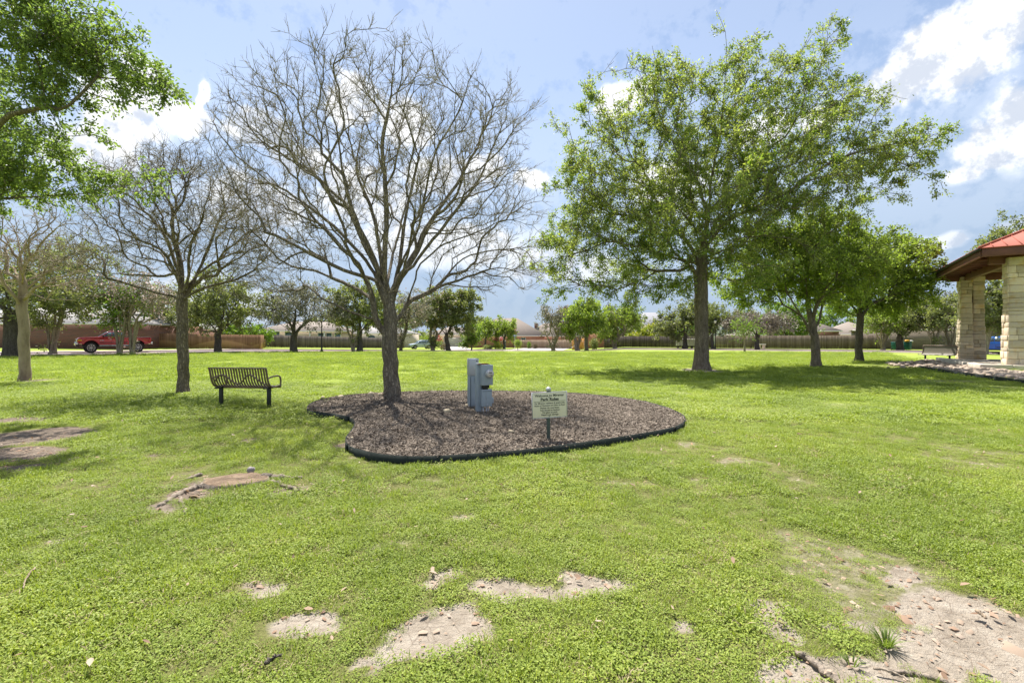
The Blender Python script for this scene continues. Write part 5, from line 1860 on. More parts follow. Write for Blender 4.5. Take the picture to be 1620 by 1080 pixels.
def small_ground_things():
    rng = np.random.default_rng(14)

    def stick(name, pts, r0, r1, m, lb, cat, z=.03):
        p = catmull(np.array([gnd(a, b, z) for a, b in pts]), 6)
        p[1:-1] += rng.normal(0, r0 * .35, p[1:-1].shape)
        c = p[0].copy()
        c[2] = 0
        o = MB().tube(p - c, np.linspace(r0, r1, len(p)), 7).build(name, M[m], smooth=True, loc=c)
        tag(o, lb, cat)
    stick('surface_root', [(1258, 1030), (1285, 1046), (1312, 1068), (1330, 1083), (1345, 1098)], .013, .018, 'stump_root', 'grey tree root breaking through bare soil left of the grass tuft', 'root', .004)
    stick('surface_root', [(1408, 1060), (1440, 1064), (1475, 1072), (1510, 1084)], .008, .014, 'stump_root', 'grey root lying across bare soil under the grass tuft', 'root', .006)
    stick('twig', [(55, 898), (48, 905), (40, 918), (37, 930)], .006, .003, 'bark_pale', 'thin pale curved stem on the grass in the lower left corner', 'twig', .05)
    stick('twig', [(420, 1048), (430, 1041), (444, 1034)], .010, .006, 'bark_dark', 'short dark stick on clover in front of the bare soil patches', 'twig', .05)
    stick('twig', [(685, 931), (690, 922), (697, 912)], .006, .004, 'bark_pale', 'short pale stick standing out of a small soil patch', 'twig', .03)
    stick('twig', [(1545, 965), (1552, 971), (1560, 977)], .009, .006, 'bark_pale', 'bleached stub of stick at the grass edge of the largest soil patch', 'twig', .03)
    stick('twig', [(1382, 1056), (1410, 1062), (1440, 1076)], .006, .004, 'bark_tan', 'brown runner stem on the soil beside the grass tuft', 'twig', .02)

    def tuft(px, py, n, h, m, lb):
        c = gnd(px, py)
        root = np.array([c[0], c[1], 0])
        mb = MB()
        for k in range(n):
            a = rng.random() * 6.28
            lean = rng.uniform(.25, 1.0)
            L = h * rng.uniform(.6, 1.25)
            u = np.linspace(0, 1, 5)
            d = np.array([math.cos(a), math.sin(a), 0])
            pts = d * (lean * L * u[:, None] ** 1.4 + .02) + np.array([0, 0, 1]) * (L * (u - .45 * lean * u ** 2))[:, None]
            s = np.array([-math.sin(a), math.cos(a), 0]) * (.0027 * (1 - u ** 2) + .0005)[:, None]
            V = np.concatenate([pts - s, pts + s])
            i = np.arange(4)
            mb.add(V, [np.stack([i, i + 1, i + 6, i + 5], 1)])
        tag(mb.build('grass_tuft', M[m], loc=root), lb, 'grass tuft')
    tuft(1402, 1022, 60, .09, 'tuft', 'long bladed grass tuft growing alone on bare soil')
    tuft(1348, 1050, 22, .05, 'tuft', 'small leafy weed on bare soil left of the long grass tuft')
    # fallen leaves
    n = 1500
    y = np.sqrt(1.8 ** 2 + (9.5 ** 2 - 1.8 ** 2) * rng.random(n))
    x = (rng.random(n) * 2 - 1) * y * 1.2
    b = bare(x, y)
    k = ~keep_off(x, y) & (rng.random(n) < .16 + .9 * b)
    x, y, b = x[k], y[k], b[k]
    q = rng.random(len(x))
    C = np.column_stack([x, y, np.where(b > .35, .012, .045)])
    m = len(x)
    a = rng.random(m) * 6.28
    tl = rng.normal(0, .3, m)
    d = np.column_stack([np.cos(a) * np.cos(tl), np.sin(a) * np.cos(tl), np.sin(tl)])
    s = np.column_stack([-np.sin(a), np.cos(a), rng.normal(0, .3, m)])
    L = rng.uniform(.012, .032, m)[:, None]
    W = L * rng.uniform(.3, .5, m)[:, None]
    up = np.array([0, 0, 1.])
    cur = rng.uniform(.2, .8, m)[:, None]
    V = np.stack([C - d * L, C - d * L * .3 - s * W + up * W * cur, C, C - d * L * .3 + s * W + up * W * cur, C + d * L * .5 - s * W * .8 + up * W * cur, C + d * L * 1.1 + up * W * .4, C + d * L * .5 + s * W * .8 + up * W * cur], 1).reshape(-1, 3)
    bb = np.arange(m)[:, None] * 7
    F = np.vstack([bb + np.array([t]) for t in ((0, 1, 2, 3), (2, 1, 4, 5), (3, 2, 5, 6))])
    tag(mk('leaf_litter', V, [F], M['litter']), kind='stuff')
    # grit and wood crumbs on the bare soil
    n = 9000
    y = np.sqrt(1.7 ** 2 + (6.5 ** 2 - 1.7 ** 2) * rng.random(n))
    x = (rng.random(n) * 2 - 1) * y * 1.2
    k = (bare(x, y) > .38) & ~keep_off(x, y)
    x, y = x[k], y[k]
    m = len(x)
    a = rng.random(m) * 6.28
    d = np.column_stack([np.cos(a), np.sin(a), rng.normal(0, .2, m)])
    s = np.column_stack([-np.sin(a), np.cos(a), rng.normal(0, .2, m)])
    L = (rng.gamma(2, .0035, m) + .003)[:, None]
    W = L * rng.uniform(.25, .8, m)[:, None]
    C = np.column_stack([x, y, gz(x, y) + (fbm(x * 1.3, y * 1.3, 3, 21) - .5) * .03 - .004])
    V = np.stack([C - d * L - s * W, C + d * L - s * W, C + d * L + s * W, C - d * L + s * W, C + up * L * .6], 1).reshape(-1, 3)
    bb = np.arange(m)[:, None] * 5
    F = np.vstack([bb + np.array([t]) for t in ((0, 1, 4), (1, 2, 4), (2, 3, 4), (3, 0, 4))])
    tag(mk('soil_litter', V, [F], M['litter']), kind='stuff')


small_ground_things()


# ---------------------------------------------------------------- fences
def fence(label, A, B, h, m, step=.0, cat='fence', gaps=None, seed=1, group='wooden fences along the street'):
    rng = np.random.default_rng(seed)
    A, B = np.asarray(A, float), np.asarray(B, float)
    L = float(np.hypot(*(B - A)[:2]))
    ang = math.atan2(B[1] - A[1], B[0] - A[0])
    z0 = float(gz(A[0], A[1]))
    root = empty('wooden_fence', (A[0], A[1], z0), ang, label, cat, group)
    n = int(L / .142)
    mb = MB()
    lvl = 0
    for i in range(n):
        x = (i + .5) * .142
        w = A[:2] + (B - A)[:2] * (x / L)
        g = float(gz(*w)) - z0
        if step and i % 17 == 0:
            lvl = round(g / step) * step
        zz = lvl if step else g
        hh = h + rng.normal(0, .012)
        mb.box((x, rng.normal(0, .006), zz + hh / 2 + .03), (.132, .02, hh), ry=rng.normal(0, .006))
    mb.build('picket', M[m], root)['kind'] = 'stuff'
    k = max(2, int(L / 6))
    for z in (.35, h - .3):
        mb = MB()
        for i in range(k):
            xa, xb = L * i / k, L * (i + 1) / k
            ga = float(gz(*(A[:2] + (B - A)[:2] * (xa / L)))) - z0
            gb = float(gz(*(A[:2] + (B - A)[:2] * (xb / L)))) - z0
            mb.tube([(xa, .045, z + ga), (xb, .045, z + gb)], .04, 4)
        mb.build('rail', M[m], root)
    for i in range(0, min(int(L / 2.44) + 1, 40)):
        x = min(i * 2.44, L)
        g = float(gz(*(A[:2] + (B - A)[:2] * (x / L)))) - z0
        MB().box((x, .10, g + h / 2), (.09, .09, h + .06)).build('post', M[m], root)
    return root


def XY(px, Y):
    return np.array([(px - CX) / FPX * Y, Y])


fence('warm brown board fence with water stains, from the brick house to the dark corner', XY(211, 57), XY(412, 56.5), 1.78, 'fence_warm', seed=2)
fence('short warm brown fence return at the corner facing the street', XY(412, 56.5), XY(420, 70), 1.80, 'fence_warm', seed=3)
fence('weathered grey board fence before the houses with the arched window', XY(420, 70), XY(640, 90), 1.9, 'fence_grey', seed=4)
fence('light tan board fence around the brown roofed corner house', XY(822, 97), XY(908, 92), 1.75, 'fence_tan', seed=5)
fence('fresh orange wood gate panel behind the bright green street tree', XY(905, 84), XY(924, 83), 1.95, 'fence_orange', seed=6)
fence('dark stained board fence behind the white mailbox cabinets', XY(956, 80), XY(1128, 71), 1.85, 'fence_dark', seed=7)
fence('long weathered brown fence behind the street trees up to the trash carts', XY(1132, 70), XY(1400, 63), 1.9, 'fence_mid', seed=8)


# ---------------------------------------------------------------- houses
def house(label, px, Y, w, d, h, rz, wall, roof, pitch=.5, over=.5, kind='hip', windows=(), doors=(), zoff=0.0, chimney=None, seed=1, name='house', group='houses around the park'):
    """px, Y: middle of the front wall; windows: (x, z, w, h) on the front; front faces -y locally"""
    b = G(px, Y)
    root = empty(name, (b[0], b[1], b[2] + zoff), rz, label, 'house', group)
    mb = MB()
    mb.box((0, d / 2, h / 2 - .3), (w, d, h + .6))
    mb.build('wall', M[wall], root)
    W, D = w / 2 + over, d / 2 + over
    cy = d / 2
    rise = pitch * min(W, D)
    mb = MB()
    if kind == 'hip':
        if w >= d:
            rl = W - D
            ridge = [(-rl, cy), (rl, cy)]
        else:
            rl = D - W
            ridge = [(0, cy - rl), (0, cy + rl)]
        V = [(-W, cy - D, h), (W, cy - D, h), (W, cy + D, h), (-W, cy + D, h)] + [(a, c, h + rise) for a, c in ridge]
        V += [(x, y, z - .18) for x, y, z in V[:4]]
        if w >= d:
            F4 = [[0, 1, 5, 4], [2, 3, 4, 5]]
            F3 = [[1, 2, 5], [3, 0, 4]]
        else:
            F4 = [[1, 2, 5, 4], [3, 0, 4, 5]]
            F3 = [[0, 1, 4], [2, 3, 5]]
        F4 += [[6, 7, 1, 0], [7, 8, 2, 1], [8, 9, 3, 2], [9, 6, 0, 3], [9, 8, 7, 6]]
        mb.add(V, [np.array(F4), np.array(F3)])
    else:                                   # gable with its triangular end to the street
        V = [(-W, cy - D, h), (W, cy - D, h), (0, cy - D, h + pitch * W), (-W, cy + D, h), (W, cy + D, h), (0, cy + D, h + pitch * W)]
        V += [(x, y, z - .2) for x, y, z in V]
        mb.add(V, [np.array([[0, 2, 5, 3], [2, 1, 4, 5], [9, 11, 8, 6], [11, 10, 7, 8], [0, 3, 9, 6], [1, 7, 10, 4], [0, 6, 8, 2], [2, 8, 7, 1], [3, 5, 11, 9], [5, 4, 10, 11]])])
        g = MB()
        g.add([(-w / 2, .02, h - .2), (w / 2, .02, h - .2), (0, .02, h + pitch * w / 2 - .05), (-w / 2, .3, h - .2), (w / 2, .3, h - .2), (0, .3, h + pitch * w / 2 - .05)], [np.array([[0, 1, 2], [5, 4, 3]]), np.array([[0, 3, 4, 1], [1, 4, 5, 2], [2, 5, 3, 0]])])
        g.build('gable', M[wall], root)
    rf = mb.build('roof', M[roof], root)
    if chimney:
        x, y, cw, ch = chimney
        MB().box((x, y, h + rise * .6 + ch / 2), (cw, cw, ch)).build('chimney', M['brick_red'], rf)
    if kind == 'hip':
        vr = np.random.default_rng(int(px))
        for k in range(3):
            x = vr.uniform(-.45, .45) * w
            MB().cyl((x, cy - D * .45, h + rise * .3), (x, cy - D * .45, h + rise * .55 + .35), .07, n=8).build('vent', M['galv'], rf)
    fb = MB()
    fb.box((0, cy - D - .014, h - .09), (2 * W - .002, .024, .16))
    fb.build('fascia', M['trim'], root)
    for (x, z, ww, hh) in windows:
        fr = MB()
        for sx in (-1, 1):
            fr.box((x + sx * (ww / 2 + .05), -.03, z), (.10, .08, hh + .2))
        for sz in (-1, 1):
            fr.box((x, -.03, z + sz * (hh / 2 + .05)), (ww, .08, .10))
        fr.box((x, -.03, z), (ww, .05, .05))
        f = fr.build('window', M['trim'], root)
        MB().box((x, -.006, z), (ww + .02, .03, hh + .02)).build('pane', M['glass'], f)
    for (x, ww, hh, mm) in doors:
        dm = MB()
        dm.box((x, -.03, hh / 2 - .02), (ww, .07, hh))
        for i in range(4):
            dm.box((x, -.075, hh * (.14 + .24 * i)), (ww * .94, .03, hh * .19))
        dm.build('garage_door' if ww > 1.6 else 'door', M[mm], root)
    return root


def houses():
    # long brick house beyond the red truck
    house('long low dark red brick house with pale grey roof behind the red truck', 34, 53, 26, 12, 2.85, 0, 'brick_red', 'roof_grey', .33, .45, windows=[(11.3, 1.75, .9, 1.1), (-6, 1.6, 1.2, 1.3)])
    house('lower grey-roofed brick wing between the brick house and the warm fence', 252, 62, 6.5, 9, 2.5, 0, 'brick_red', 'roof_grey', .35, .5, windows=[(.6, 1.6, .8, 1.0)])
    h2 = house('tan stucco house with tall windows and white porch posts behind the grey fence', 478, 92, 17.5, 11, 3.0, R(8), 'brick_tan', 'roof_tan', .34, .6,
               windows=[(-7.6, 2.1, .8, 1.9), (-6.2, 2.1, .9, 1.9), (-4.8, 2.1, .9, 1.9), (-2.6, 2.0, 1.2, 1.5), (3.6, 1.8, 1.0, 1.5), (5.2, 1.8, 1.0, 1.5), (6.9, 1.8, 1.1, 1.5)])
    for x in (-7.0, -5.5, 1.6, 4.4):
        MB().box((x, -.35, 1.5), (.22, .22, 3.0)).build('porch_post', M['trim'], h2)
    h3 = house('tan gabled house with an arched window behind the grey fence', 594, 97, 15.2, 12, 2.9, R(4), 'siding', 'roof_grey', .28, .4, windows=[])
    mb = MB()
    a = np.linspace(0, math.pi, 13)
    mb.prism(np.column_stack([1.0 * np.cos(a) - .8, 1.0 * np.sin(a) + 1.55]), -.05, .01)
    w = mb.build('window', M['trim'], h3)
    MB().prism(np.column_stack([.86 * np.cos(a) - .8, .86 * np.sin(a) + 1.62]), -.07, -.045).build('pane', M['glass'], w)
    house('tan house with a pale garage door at the top of the driveway', 716, 116, 13, 10, 3.1, R(3), 'brick_tan', 'roof_tan', .36, .5, doors=[(.4, 4.8, 2.2, 'garage')], windows=[(-4.9, 1.6, 1.2, 1.5)])
    h5 = house('corner house with a steep brown hip roof and brick walls behind the tan fence', 801, 104, 17.5, 12.5, 2.75, R(0), 'brick_orange', 'roof_brown', .62, .55, windows=[(3.9, 1.5, .9, 1.4)], chimney=None)
    house('second brown roof behind the corner house, lower and longer', 876, 114, 15, 11, 2.7, R(0), 'brick_orange', 'roof_brown', .56, .5, chimney=(-4.2, 3.5, .9, 1.2))
    house('orange brick house end beside the dark fence, under the crape myrtles', 948, 88, 5.5, 9, 3.0, R(-8), 'brick_orange', 'roof_brown', .45, .4)
    house('two storey house with a slate grey roof far behind the dark fence', 1030, 118, 13, 10, 5.0, R(-12), 'siding', 'roof_slate', .62, .5, windows=[(2, 4.0, 1, 1.2)])
    house('white sided two storey house glimpsed behind the largest tree', 1143, 112, 8, 9, 5.2, R(-14), 'siding_white', 'roof_slate', .4, .5, windows=[(.3, 3.6, .9, 1.4), (1.9, 3.6, .9, 1.4), (-2, 3.6, .9, 1.4)])
    house('beige low roofed house just above the long brown fence', 1210, 92, 11, 9, 2.2, R(-16), 'siding', 'roof_tan', .22, .5)
    house('red brick house behind the fence between the two shade trees', 1285, 86, 8.5, 9, 2.9, R(-20), 'brick_red', 'roof_brown', .5, .5, windows=[(0, 1.9, 1.1, 1.3)])
    house('tan house with a sandy roof behind the end of the long fence', 1352, 86, 9, 9, 2.3, R(-24), 'brick_tan', 'roof_tan', .5, .5)
    house('dark stone walled house behind the mesh bench and the trash carts', 1462, 62, 15, 10, 2.75, R(-34), 'brick_stone', 'roof_brown', .3, .35)


houses()
# ---------------------------------------------------------------- vehicles
def wheel(parent, x, y, R_, w, side, spokes=8, rimr=.66):
    t = MB()
    t.lathe([(R_ * .62, -w / 2 * .8), (R_ * .9, -w / 2), (R_ * .985, -w / 2 * .8), (R_, -w / 4), (R_, w / 4), (R_ * .985, w / 2 * .8), (R_ * .9, w / 2), (R_ * .62, w / 2 * .8)], 32, 'y')
    wh = t.build('wheel', M['rubber'], parent, smooth=False, loc=(x, y, R_))
    r = MB()
    rr = R_ * rimr
    r.lathe([(rr, side * w * .18), (rr, side * w * .47), (rr * .9, side * w * .47), (rr * .86, side * w * .2), (rr * .3, side * w * .16), (.001, side * w * .16)], 28, 'y')
    for k in range(spokes):
        a = 6.283 * k / spokes
        r.tube([(math.cos(a) * rr * .12, side * w * .36, math.sin(a) * rr * .12), (math.cos(a) * rr * .92, side * w * .44, math.sin(a) * rr * .92)], [rr * .11, rr * .075], 5)
    r.lathe([(.001, side * w * .46), (rr * .17, side * w * .44), (rr * .2, side * w * .3)], 14, 'y')
    r.build('rim', M['rim'], wh)
    return wh


def arc(cx, cz, r, a0, a1, n=9):
    a = np.radians(np.linspace(a0, a1, n))
    return [(cx + r * math.cos(q), cz + r * math.sin(q)) for q in a]


def pickup(px, Y, rz):
    b = G(px, Y, .03)
    root = empty('pickup_truck', b, rz, 'red lifted crew cab pickup parked on the street behind crape myrtle stems', 'truck')
    root.scale = (.96, 1, 1.07)
    # local x = forward
    Rw, xf, xr, W = .47, 1.86, -1.80, 1.98
    h = W / 2
    zb = .78
    low = [(-2.88, .95), (-2.86, zb + .03)] + [(xr - .62, zb)] + arc(xr, Rw + .06, .60, 155, 25) + [(xr + .62, zb - .04), (xf - .62, zb - .04)] + arc(xf, Rw + .06, .60, 155, 25) + [(xf + .62, zb), (2.72, .86), (2.86, .95), (2.88, 1.18), (2.82, 1.32), (2.70, 1.38), (1.9, 1.42), (1.28, 1.45), (-.62, 1.45), (-.66, 1.40), (-2.86, 1.40)]
    mb = MB()
    mb.prism(low, -h, h)
    mb.build('body', M['paint_red'], root, bevel=.05)
    mb = MB()
    cab = [(1.30, 1.43), (.52, 1.93), (.20, 1.97), (-.50, 1.965), (-.66, 1.90), (-.70, 1.43)]
    k = len(cab)
    hw = [h - .06, h - .20, h - .22, h - .22, h - .20, h - .07]
    V = [(x, -w, z) for (x, z), w in zip(cab, hw)] + [(x, w, z) for (x, z), w in zip(cab, hw)]
    i = np.arange(k)
    j = (i + 1) % k
    mb.add(V, [np.stack([i, j, j + k, i + k], 1), i[::-1][None], (i + k)[None]])
    cb = mb.build('cab', M['paint_red'], root, bevel=.03)

    def glass(pts, nm='window'):
        pts = np.array(pts, float)
        g = MB()
        off = np.cross(pts[1] - pts[0], pts[2] - pts[0])
        off = off / np.linalg.norm(off)
        n = len(pts)
        i = np.arange(n)
        j = (i + 1) % n
        g.add(np.vstack([pts + off * .012, pts - off * .012]), [i[None], (i + n)[::-1][None], np.stack([i, i + n, j + n, j], 1)])
        return g.build(nm, M['glass'], cb)
    for s in (-1, 1):
        y = lambda z: s * (h - .06 - .14 * (z - 1.45) / .5 + .004)
        glass([(1.02, y(1.49), 1.49), (.56, y(1.84), 1.84), (.32, y(1.88), 1.88), (.32, y(1.49), 1.49)])
        glass([(.26, y(1.49), 1.49), (.26, y(1.88), 1.88), (-.50, y(1.88), 1.88), (-.60, y(1.49), 1.49)])
        m_ = MB()
        m_.box((.96, s * (h + .13), 1.52), (.12, .22, .20))
        m_.build('mirror', M['black_plastic'], root, bevel=.02)
        d = MB()
        d.box((.30, s * (h + .004), 1.07), (.012, .012, .62))
        d.box((-.66, s * (h + .004), 1.07), (.012, .012, .62))
        d.box((.9, s * (h + .004), 1.0), (.014, .012, .5))
        d.box((.15, s * (h + .012), .92), (2.2, .03, .06))
        d.build('door_seam', M['black_plastic'], root)
        d = MB()
        d.box((.40, s * (h + .02), 1.22), (.16, .04, .035))
        d.box((-.50, s * (h + .02), 1.22), (.16, .04, .035))
        d.build('door_handle', M['chrome'], root, bevel=.006)
        d = MB()
        d.box((1.05, s * (h + .012), 1.12), (.32, .02, .05))
        d.build('badge', M['chrome'], root)
        d = MB()
        d.box((.1, s * (h - .05), .66), (2.3, .14, .06))
        d.build('side_step', M['chrome'], root, bevel=.015)
        d = MB()
        d.box((2.80, s * (h - .24), 1.19), (.18, .42, .17))
        d.build('headlight', M['lamp_clear'], root, bevel=.02)
        d = MB()
        d.box((2.68, s * (h - .01), 1.15), (.26, .05, .14))
        d.build('marker_light', M['bag_yellow'], root, bevel=.015)
        d = MB()
        d.box((-2.82, s * (h - .06), 1.17), (.14, .16, .36))
        d.build('tail_light', M['lamp_red'], root, bevel=.02)
        for xx in (xf, xr):
            wheel(root, xx, s * (h - .12), Rw, .30, s)
            d = MB()
            d.prism([(xx + a, c) for a, c in [(p - xx, q) for p, q in arc(xx, Rw + .06, .585, 180, 0, 13)]] , s * (h - .5), s * (h - .2))
            d.build('wheel_arch', M['black_plastic'], root)
    glass([(1.25, -.78, 1.47), (1.25, .78, 1.47), (.57, .68, 1.915), (.57, -.68, 1.915)], 'windscreen')
    glass([(-.70, -.7, 1.52), (-.70, .7, 1.52), (-.675, .68, 1.88), (-.675, -.68, 1.88)], 'rear_window')
    d = MB()
    d.box((2.88, 0, 1.14), (.08, 1.25, .30))
    for q in range(4):
        d.box((2.925, 0, 1.04 + .07 * q), (.03, 1.2, .022))
    d.build('grille', M['chrome'], root, bevel=.01)
    d = MB()
    d.box((2.92, 0, .86), (.24, W - .02, .25))
    d.build('front_bumper', M['chrome'], root, bevel=.06)
    d = MB()
    d.box((2.85, 0, .68), (.2, W - .4, .12))
    d.build('skid_plate', M['black_plastic'], root, bevel=.03)
    d = MB()
    d.box((-2.93, 0, .86), (.2, W - .04, .18))
    d.build('rear_bumper', M['chrome'], root, bevel=.03)
    d = MB()
    for s in (-1, 1):
        d.box((-1.78, s * (h - .06), 1.415), (2.2, .12, .035))
    d.build('bed_rail', M['black_plastic'], root, bevel=.01)
    d = MB()
    for q in range(5):
        d.box((.38, -.45 + .225 * q, 1.99), (.14, .09, .045))
    d.build('roof_light', M['lamp_clear'], root, bevel=.012)
    d = MB()
    d.box((0, 0, .62), (4.6, .8, .14))
    d.cyl((xf, -h + .2, Rw), (xf, h - .2, Rw), .07)
    d.cyl((xr, -h + .2, Rw), (xr, h - .2, Rw), .09)
    d.build('chassis', M['black_plastic'], root)


pickup(181, 45.6, R(180 + 47))


def suv(px, Y, rz, label, paint, name='parked_car', cat='car'):
    b = G(px, Y, .05)
    root = empty(name, b, rz, label, cat)
    Rw, xf, xr, W = .34, 1.32, -1.30, 1.80
    h = W / 2
    zb = .34
    low = [(-2.18, .55), (-2.16, zb + .05), (xr - .45, zb)] + arc(xr, Rw + .02, .41, 165, 15) + [(xr + .45, zb - .03), (xf - .45, zb - .03)] + arc(xf, Rw + .02, .41, 165, 15) + [(xf + .45, zb), (2.14, zb + .06), (2.24, .55), (2.20, .80), (2.05, .90), (1.55, .99), (1.10, 1.05), (-2.12, 1.08)]
    MB().prism(low, -h, h).build('body', M[paint], root, bevel=.06)
    cab = [(1.18, 1.03), (.36, 1.58), (.0, 1.64), (-1.6, 1.63), (-1.95, 1.55), (-2.14, 1.06)]
    hw = [h - .05, h - .20, h - .21, h - .21, h - .2, h - .06]
    k = 6
    V = [(x, -w, z) for (x, z), w in zip(cab, hw)] + [(x, w, z) for (x, z), w in zip(cab, hw)]
    i = np.arange(k)
    j = (i + 1) % k
    mb = MB()
    mb.add(V, [np.stack([i, j, j + k, i + k], 1), i[::-1][None], (i + k)[None]])
    cb = mb.build('cab', M[paint], root, bevel=.04)

    def glass(pts, nm='window'):
        pts = np.array(pts, float)
        off = np.cross(pts[1] - pts[0], pts[2] - pts[0])
        off = off / np.linalg.norm(off)
        n = len(pts)
        i = np.arange(n)
        j = (i + 1) % n
        g = MB()
        g.add(np.vstack([pts + off * .012, pts - off * .012]), [i[None], (i + n)[::-1][None], np.stack([i, i + n, j + n, j], 1)])
        return g.build(nm, M['glass'], cb)
    for s in (-1, 1):
        y = lambda z: s * (h - .05 - .15 * (z - 1.05) / .55 + .004)
        glass([(.92, y(1.09), 1.09), (.40, y(1.48), 1.48), (.12, y(1.52), 1.52), (.12, y(1.09), 1.09)])
        glass([(.06, y(1.09), 1.09), (.06, y(1.52), 1.52), (-.86, y(1.52), 1.52), (-.86, y(1.09), 1.09)])
        glass([(-.92, y(1.11), 1.11), (-.92, y(1.52), 1.52), (-1.62, y(1.50), 1.50), (-1.92, y(1.13), 1.13)])
        MB().box((.88, s * (h + .10), 1.12), (.10, .18, .13)).build('mirror', M[paint], root, bevel=.02)
        MB().box((2.08, s * (h - .24), .76), (.22, .36, .16)).build('headlight', M['lamp_clear'], root, bevel=.03)
        MB().box((-2.12, s * (h - .10), .95), (.10, .16, .3)).build('tail_light', M['lamp_red'], root, bevel=.02)
        MB().box((-.6, s * (h - .3), 1.68), (1.5, .04, .04)).build('roof_rail', M['black_plastic'], root, bevel=.01)
        for xx in (xf, xr):
            wheel(root, xx, s * (h - .10), Rw, .22, s, 7)
            MB().prism(arc(xx, Rw + .02, .405, 180, 0, 11), s * (h - .4), s * (h - .14)).build('wheel_arch', M['black_plastic'], root)
        MB().box((0, s * (h + .004), .55), (.012, .012, .5)).build('door_seam', M['black_plastic'], root)
    glass([(1.14, -.74, 1.07), (1.14, .74, 1.07), (.41, .64, 1.56), (.41, -.64, 1.56)], 'windscreen')
    glass([(-2.13, -.7, 1.12), (-2.13, .7, 1.12), (-1.98, .64, 1.5), (-1.98, -.64, 1.5)], 'rear_window')
    MB().box((2.21, 0, .72), (.06, 1.0, .16)).build('grille', M['black_plastic'], root, bevel=.01)
    MB().box((2.22, 0, .42), (.08, 1.3, .14)).build('lower_grille', M['black_plastic'], root, bevel=.02)


suv(666, 86, R(180 + 28), 'silver crossover parked beside the cream blossomed crape myrtle', 'paint_silver')
suv(1573, 47.5, R(140), 'blue car glimpsed between the two stone piers', 'paint_blue')


# ---------------------------------------------------------------- street furniture
def street_lamp(px, Y, label):
    root = empty('street_lamp', G(px, Y), 0, label, 'lamp post', 'black lamp posts along the street')
    mb = MB()
    mb.lathe([(.15, -.1), (.15, .12), (.10, .2), (.085, .5), (.06, .6), (.055, 3.3), (.07, 3.34)], 12)
    mb.build('pole', M['lamp_black'], root, smooth=False)
    mb = MB()
    mb.lathe([(.05, 3.34), (.16, 3.42), (.20, 3.75), (.13, 3.85)], 6)
    mb.build('lantern', M['lamp_clear'], root)
    mb = MB()
    mb.lathe([(.23, 3.75), (.20, 3.82), (.05, 4.0), (.015, 4.1)], 6)
    mb.build('cap', M['lamp_black'], root)


street_lamp(509, 50, 'black lamp post between the greyish oak and the green oak')
street_lamp(1131.5, 58.5, 'black lamp post just behind the trunk of the largest tree')


def corner_signs():
    g = G(793, 88)
    root = empty('stop_sign', g, R(-4), 'red octagonal stop sign on a green post at the street corner', 'sign')
    MB().box((0, .03, 1.3), (.07, .04, 2.7)).build('post', M['post_green'], root)
    a = np.radians(np.arange(8) * 45 + 22.5)
    MB().prism(np.column_stack([.42 * np.cos(a), .42 * np.sin(a) + 2.05]), -.012, .006).build('plate', M['sign_white'], root)
    f = MB().prism(np.column_stack([.385 * np.cos(a), .385 * np.sin(a) + 2.05]), -.02, -.013).build('face', M['sign_red'], root)
    lettering('lettering', [('STOP', .3, 0, 2.05, .006, .56)], M['sign_white'], f, -.0225)
    g = G(814.5, 84)
    root = empty('street_sign', g, R(-10), 'pale blue street sign on a thin grey pole in front of the brown roof', 'sign')
    MB().cyl((0, 0, -.1), (0, 0, 2.75), .035).build('post', M['galv'], root)
    MB().box((0, 0, 2.62), (.62, .02, .24)).build('blade', M['sign_blue'], root, bevel=.005)
    MB().box((0, 0, 2.36), (.02, .5, .24)).build('blade', M['sign_blue'], root, bevel=.005)
    g = G(799.5, 86)
    root = empty('marker_post', g, 0, 'slim blue-green utility marker post beside the stop sign', 'post')
    MB().box((0, 0, .75), (.09, .05, 1.7), taper=.9).build('post', M['bin_teal'], root, bevel=.01)
    MB().box((0, 0, 1.66), (.10, .06, .14)).build('cap', M['sign_white'], root, bevel=.01)


corner_signs()


def mailboxes():
    xs = [1070, 1078, 1088.5, 1096, 1103.5, 1111, 1117]
    lb = ['first white mailbox cabinet from the oak-free end of the row', 'second white mailbox cabinet, left of the thin oak trunk', 'third white mailbox cabinet, just past the thin oak trunk', 'middle white mailbox cabinet of the row by the dark fence',
          'third white mailbox cabinet from the largest trunk', 'white mailbox cabinet second from the largest trunk', 'white mailbox cabinet nearest the largest trunk']
    lb[0] = 'white mailbox cabinet farthest from the largest trunk'
    A = XY(1069, 66)
    B = XY(1120, 64.5)
    first = None
    for k in range(7):
        w = A + (B - A) * (k + .5) / 7
        z = float(gz(*w))
        if first is None:
            r = empty('mailbox_cabinet', (w[0], w[1], z), math.atan2(*(B - A)[::-1]), lb[0], 'mailbox', 'white cluster mailboxes before the dark fence')
            MB().box((0, 0, .92), (.58, .44, .98)).build('cabinet', M['mail_white'], r, bevel=.02)
            MB().box((0, 0, .22), (.26, .22, .44)).build('pedestal', M['lamp_black'], r)
            d = MB()
            for i in range(4):
                for j in range(2):
                    d.box((-.13 + .26 * j, -.226, .56 + .24 * i), (.24, .012, .22))
            d.build('door_panel', M['mail_white'], r)['kind'] = 'stuff'
            first = r
        else:
            r = copy_tree(first)
            r.location = (w[0], w[1], z)
            r['label'] = lb[k]


mailboxes()


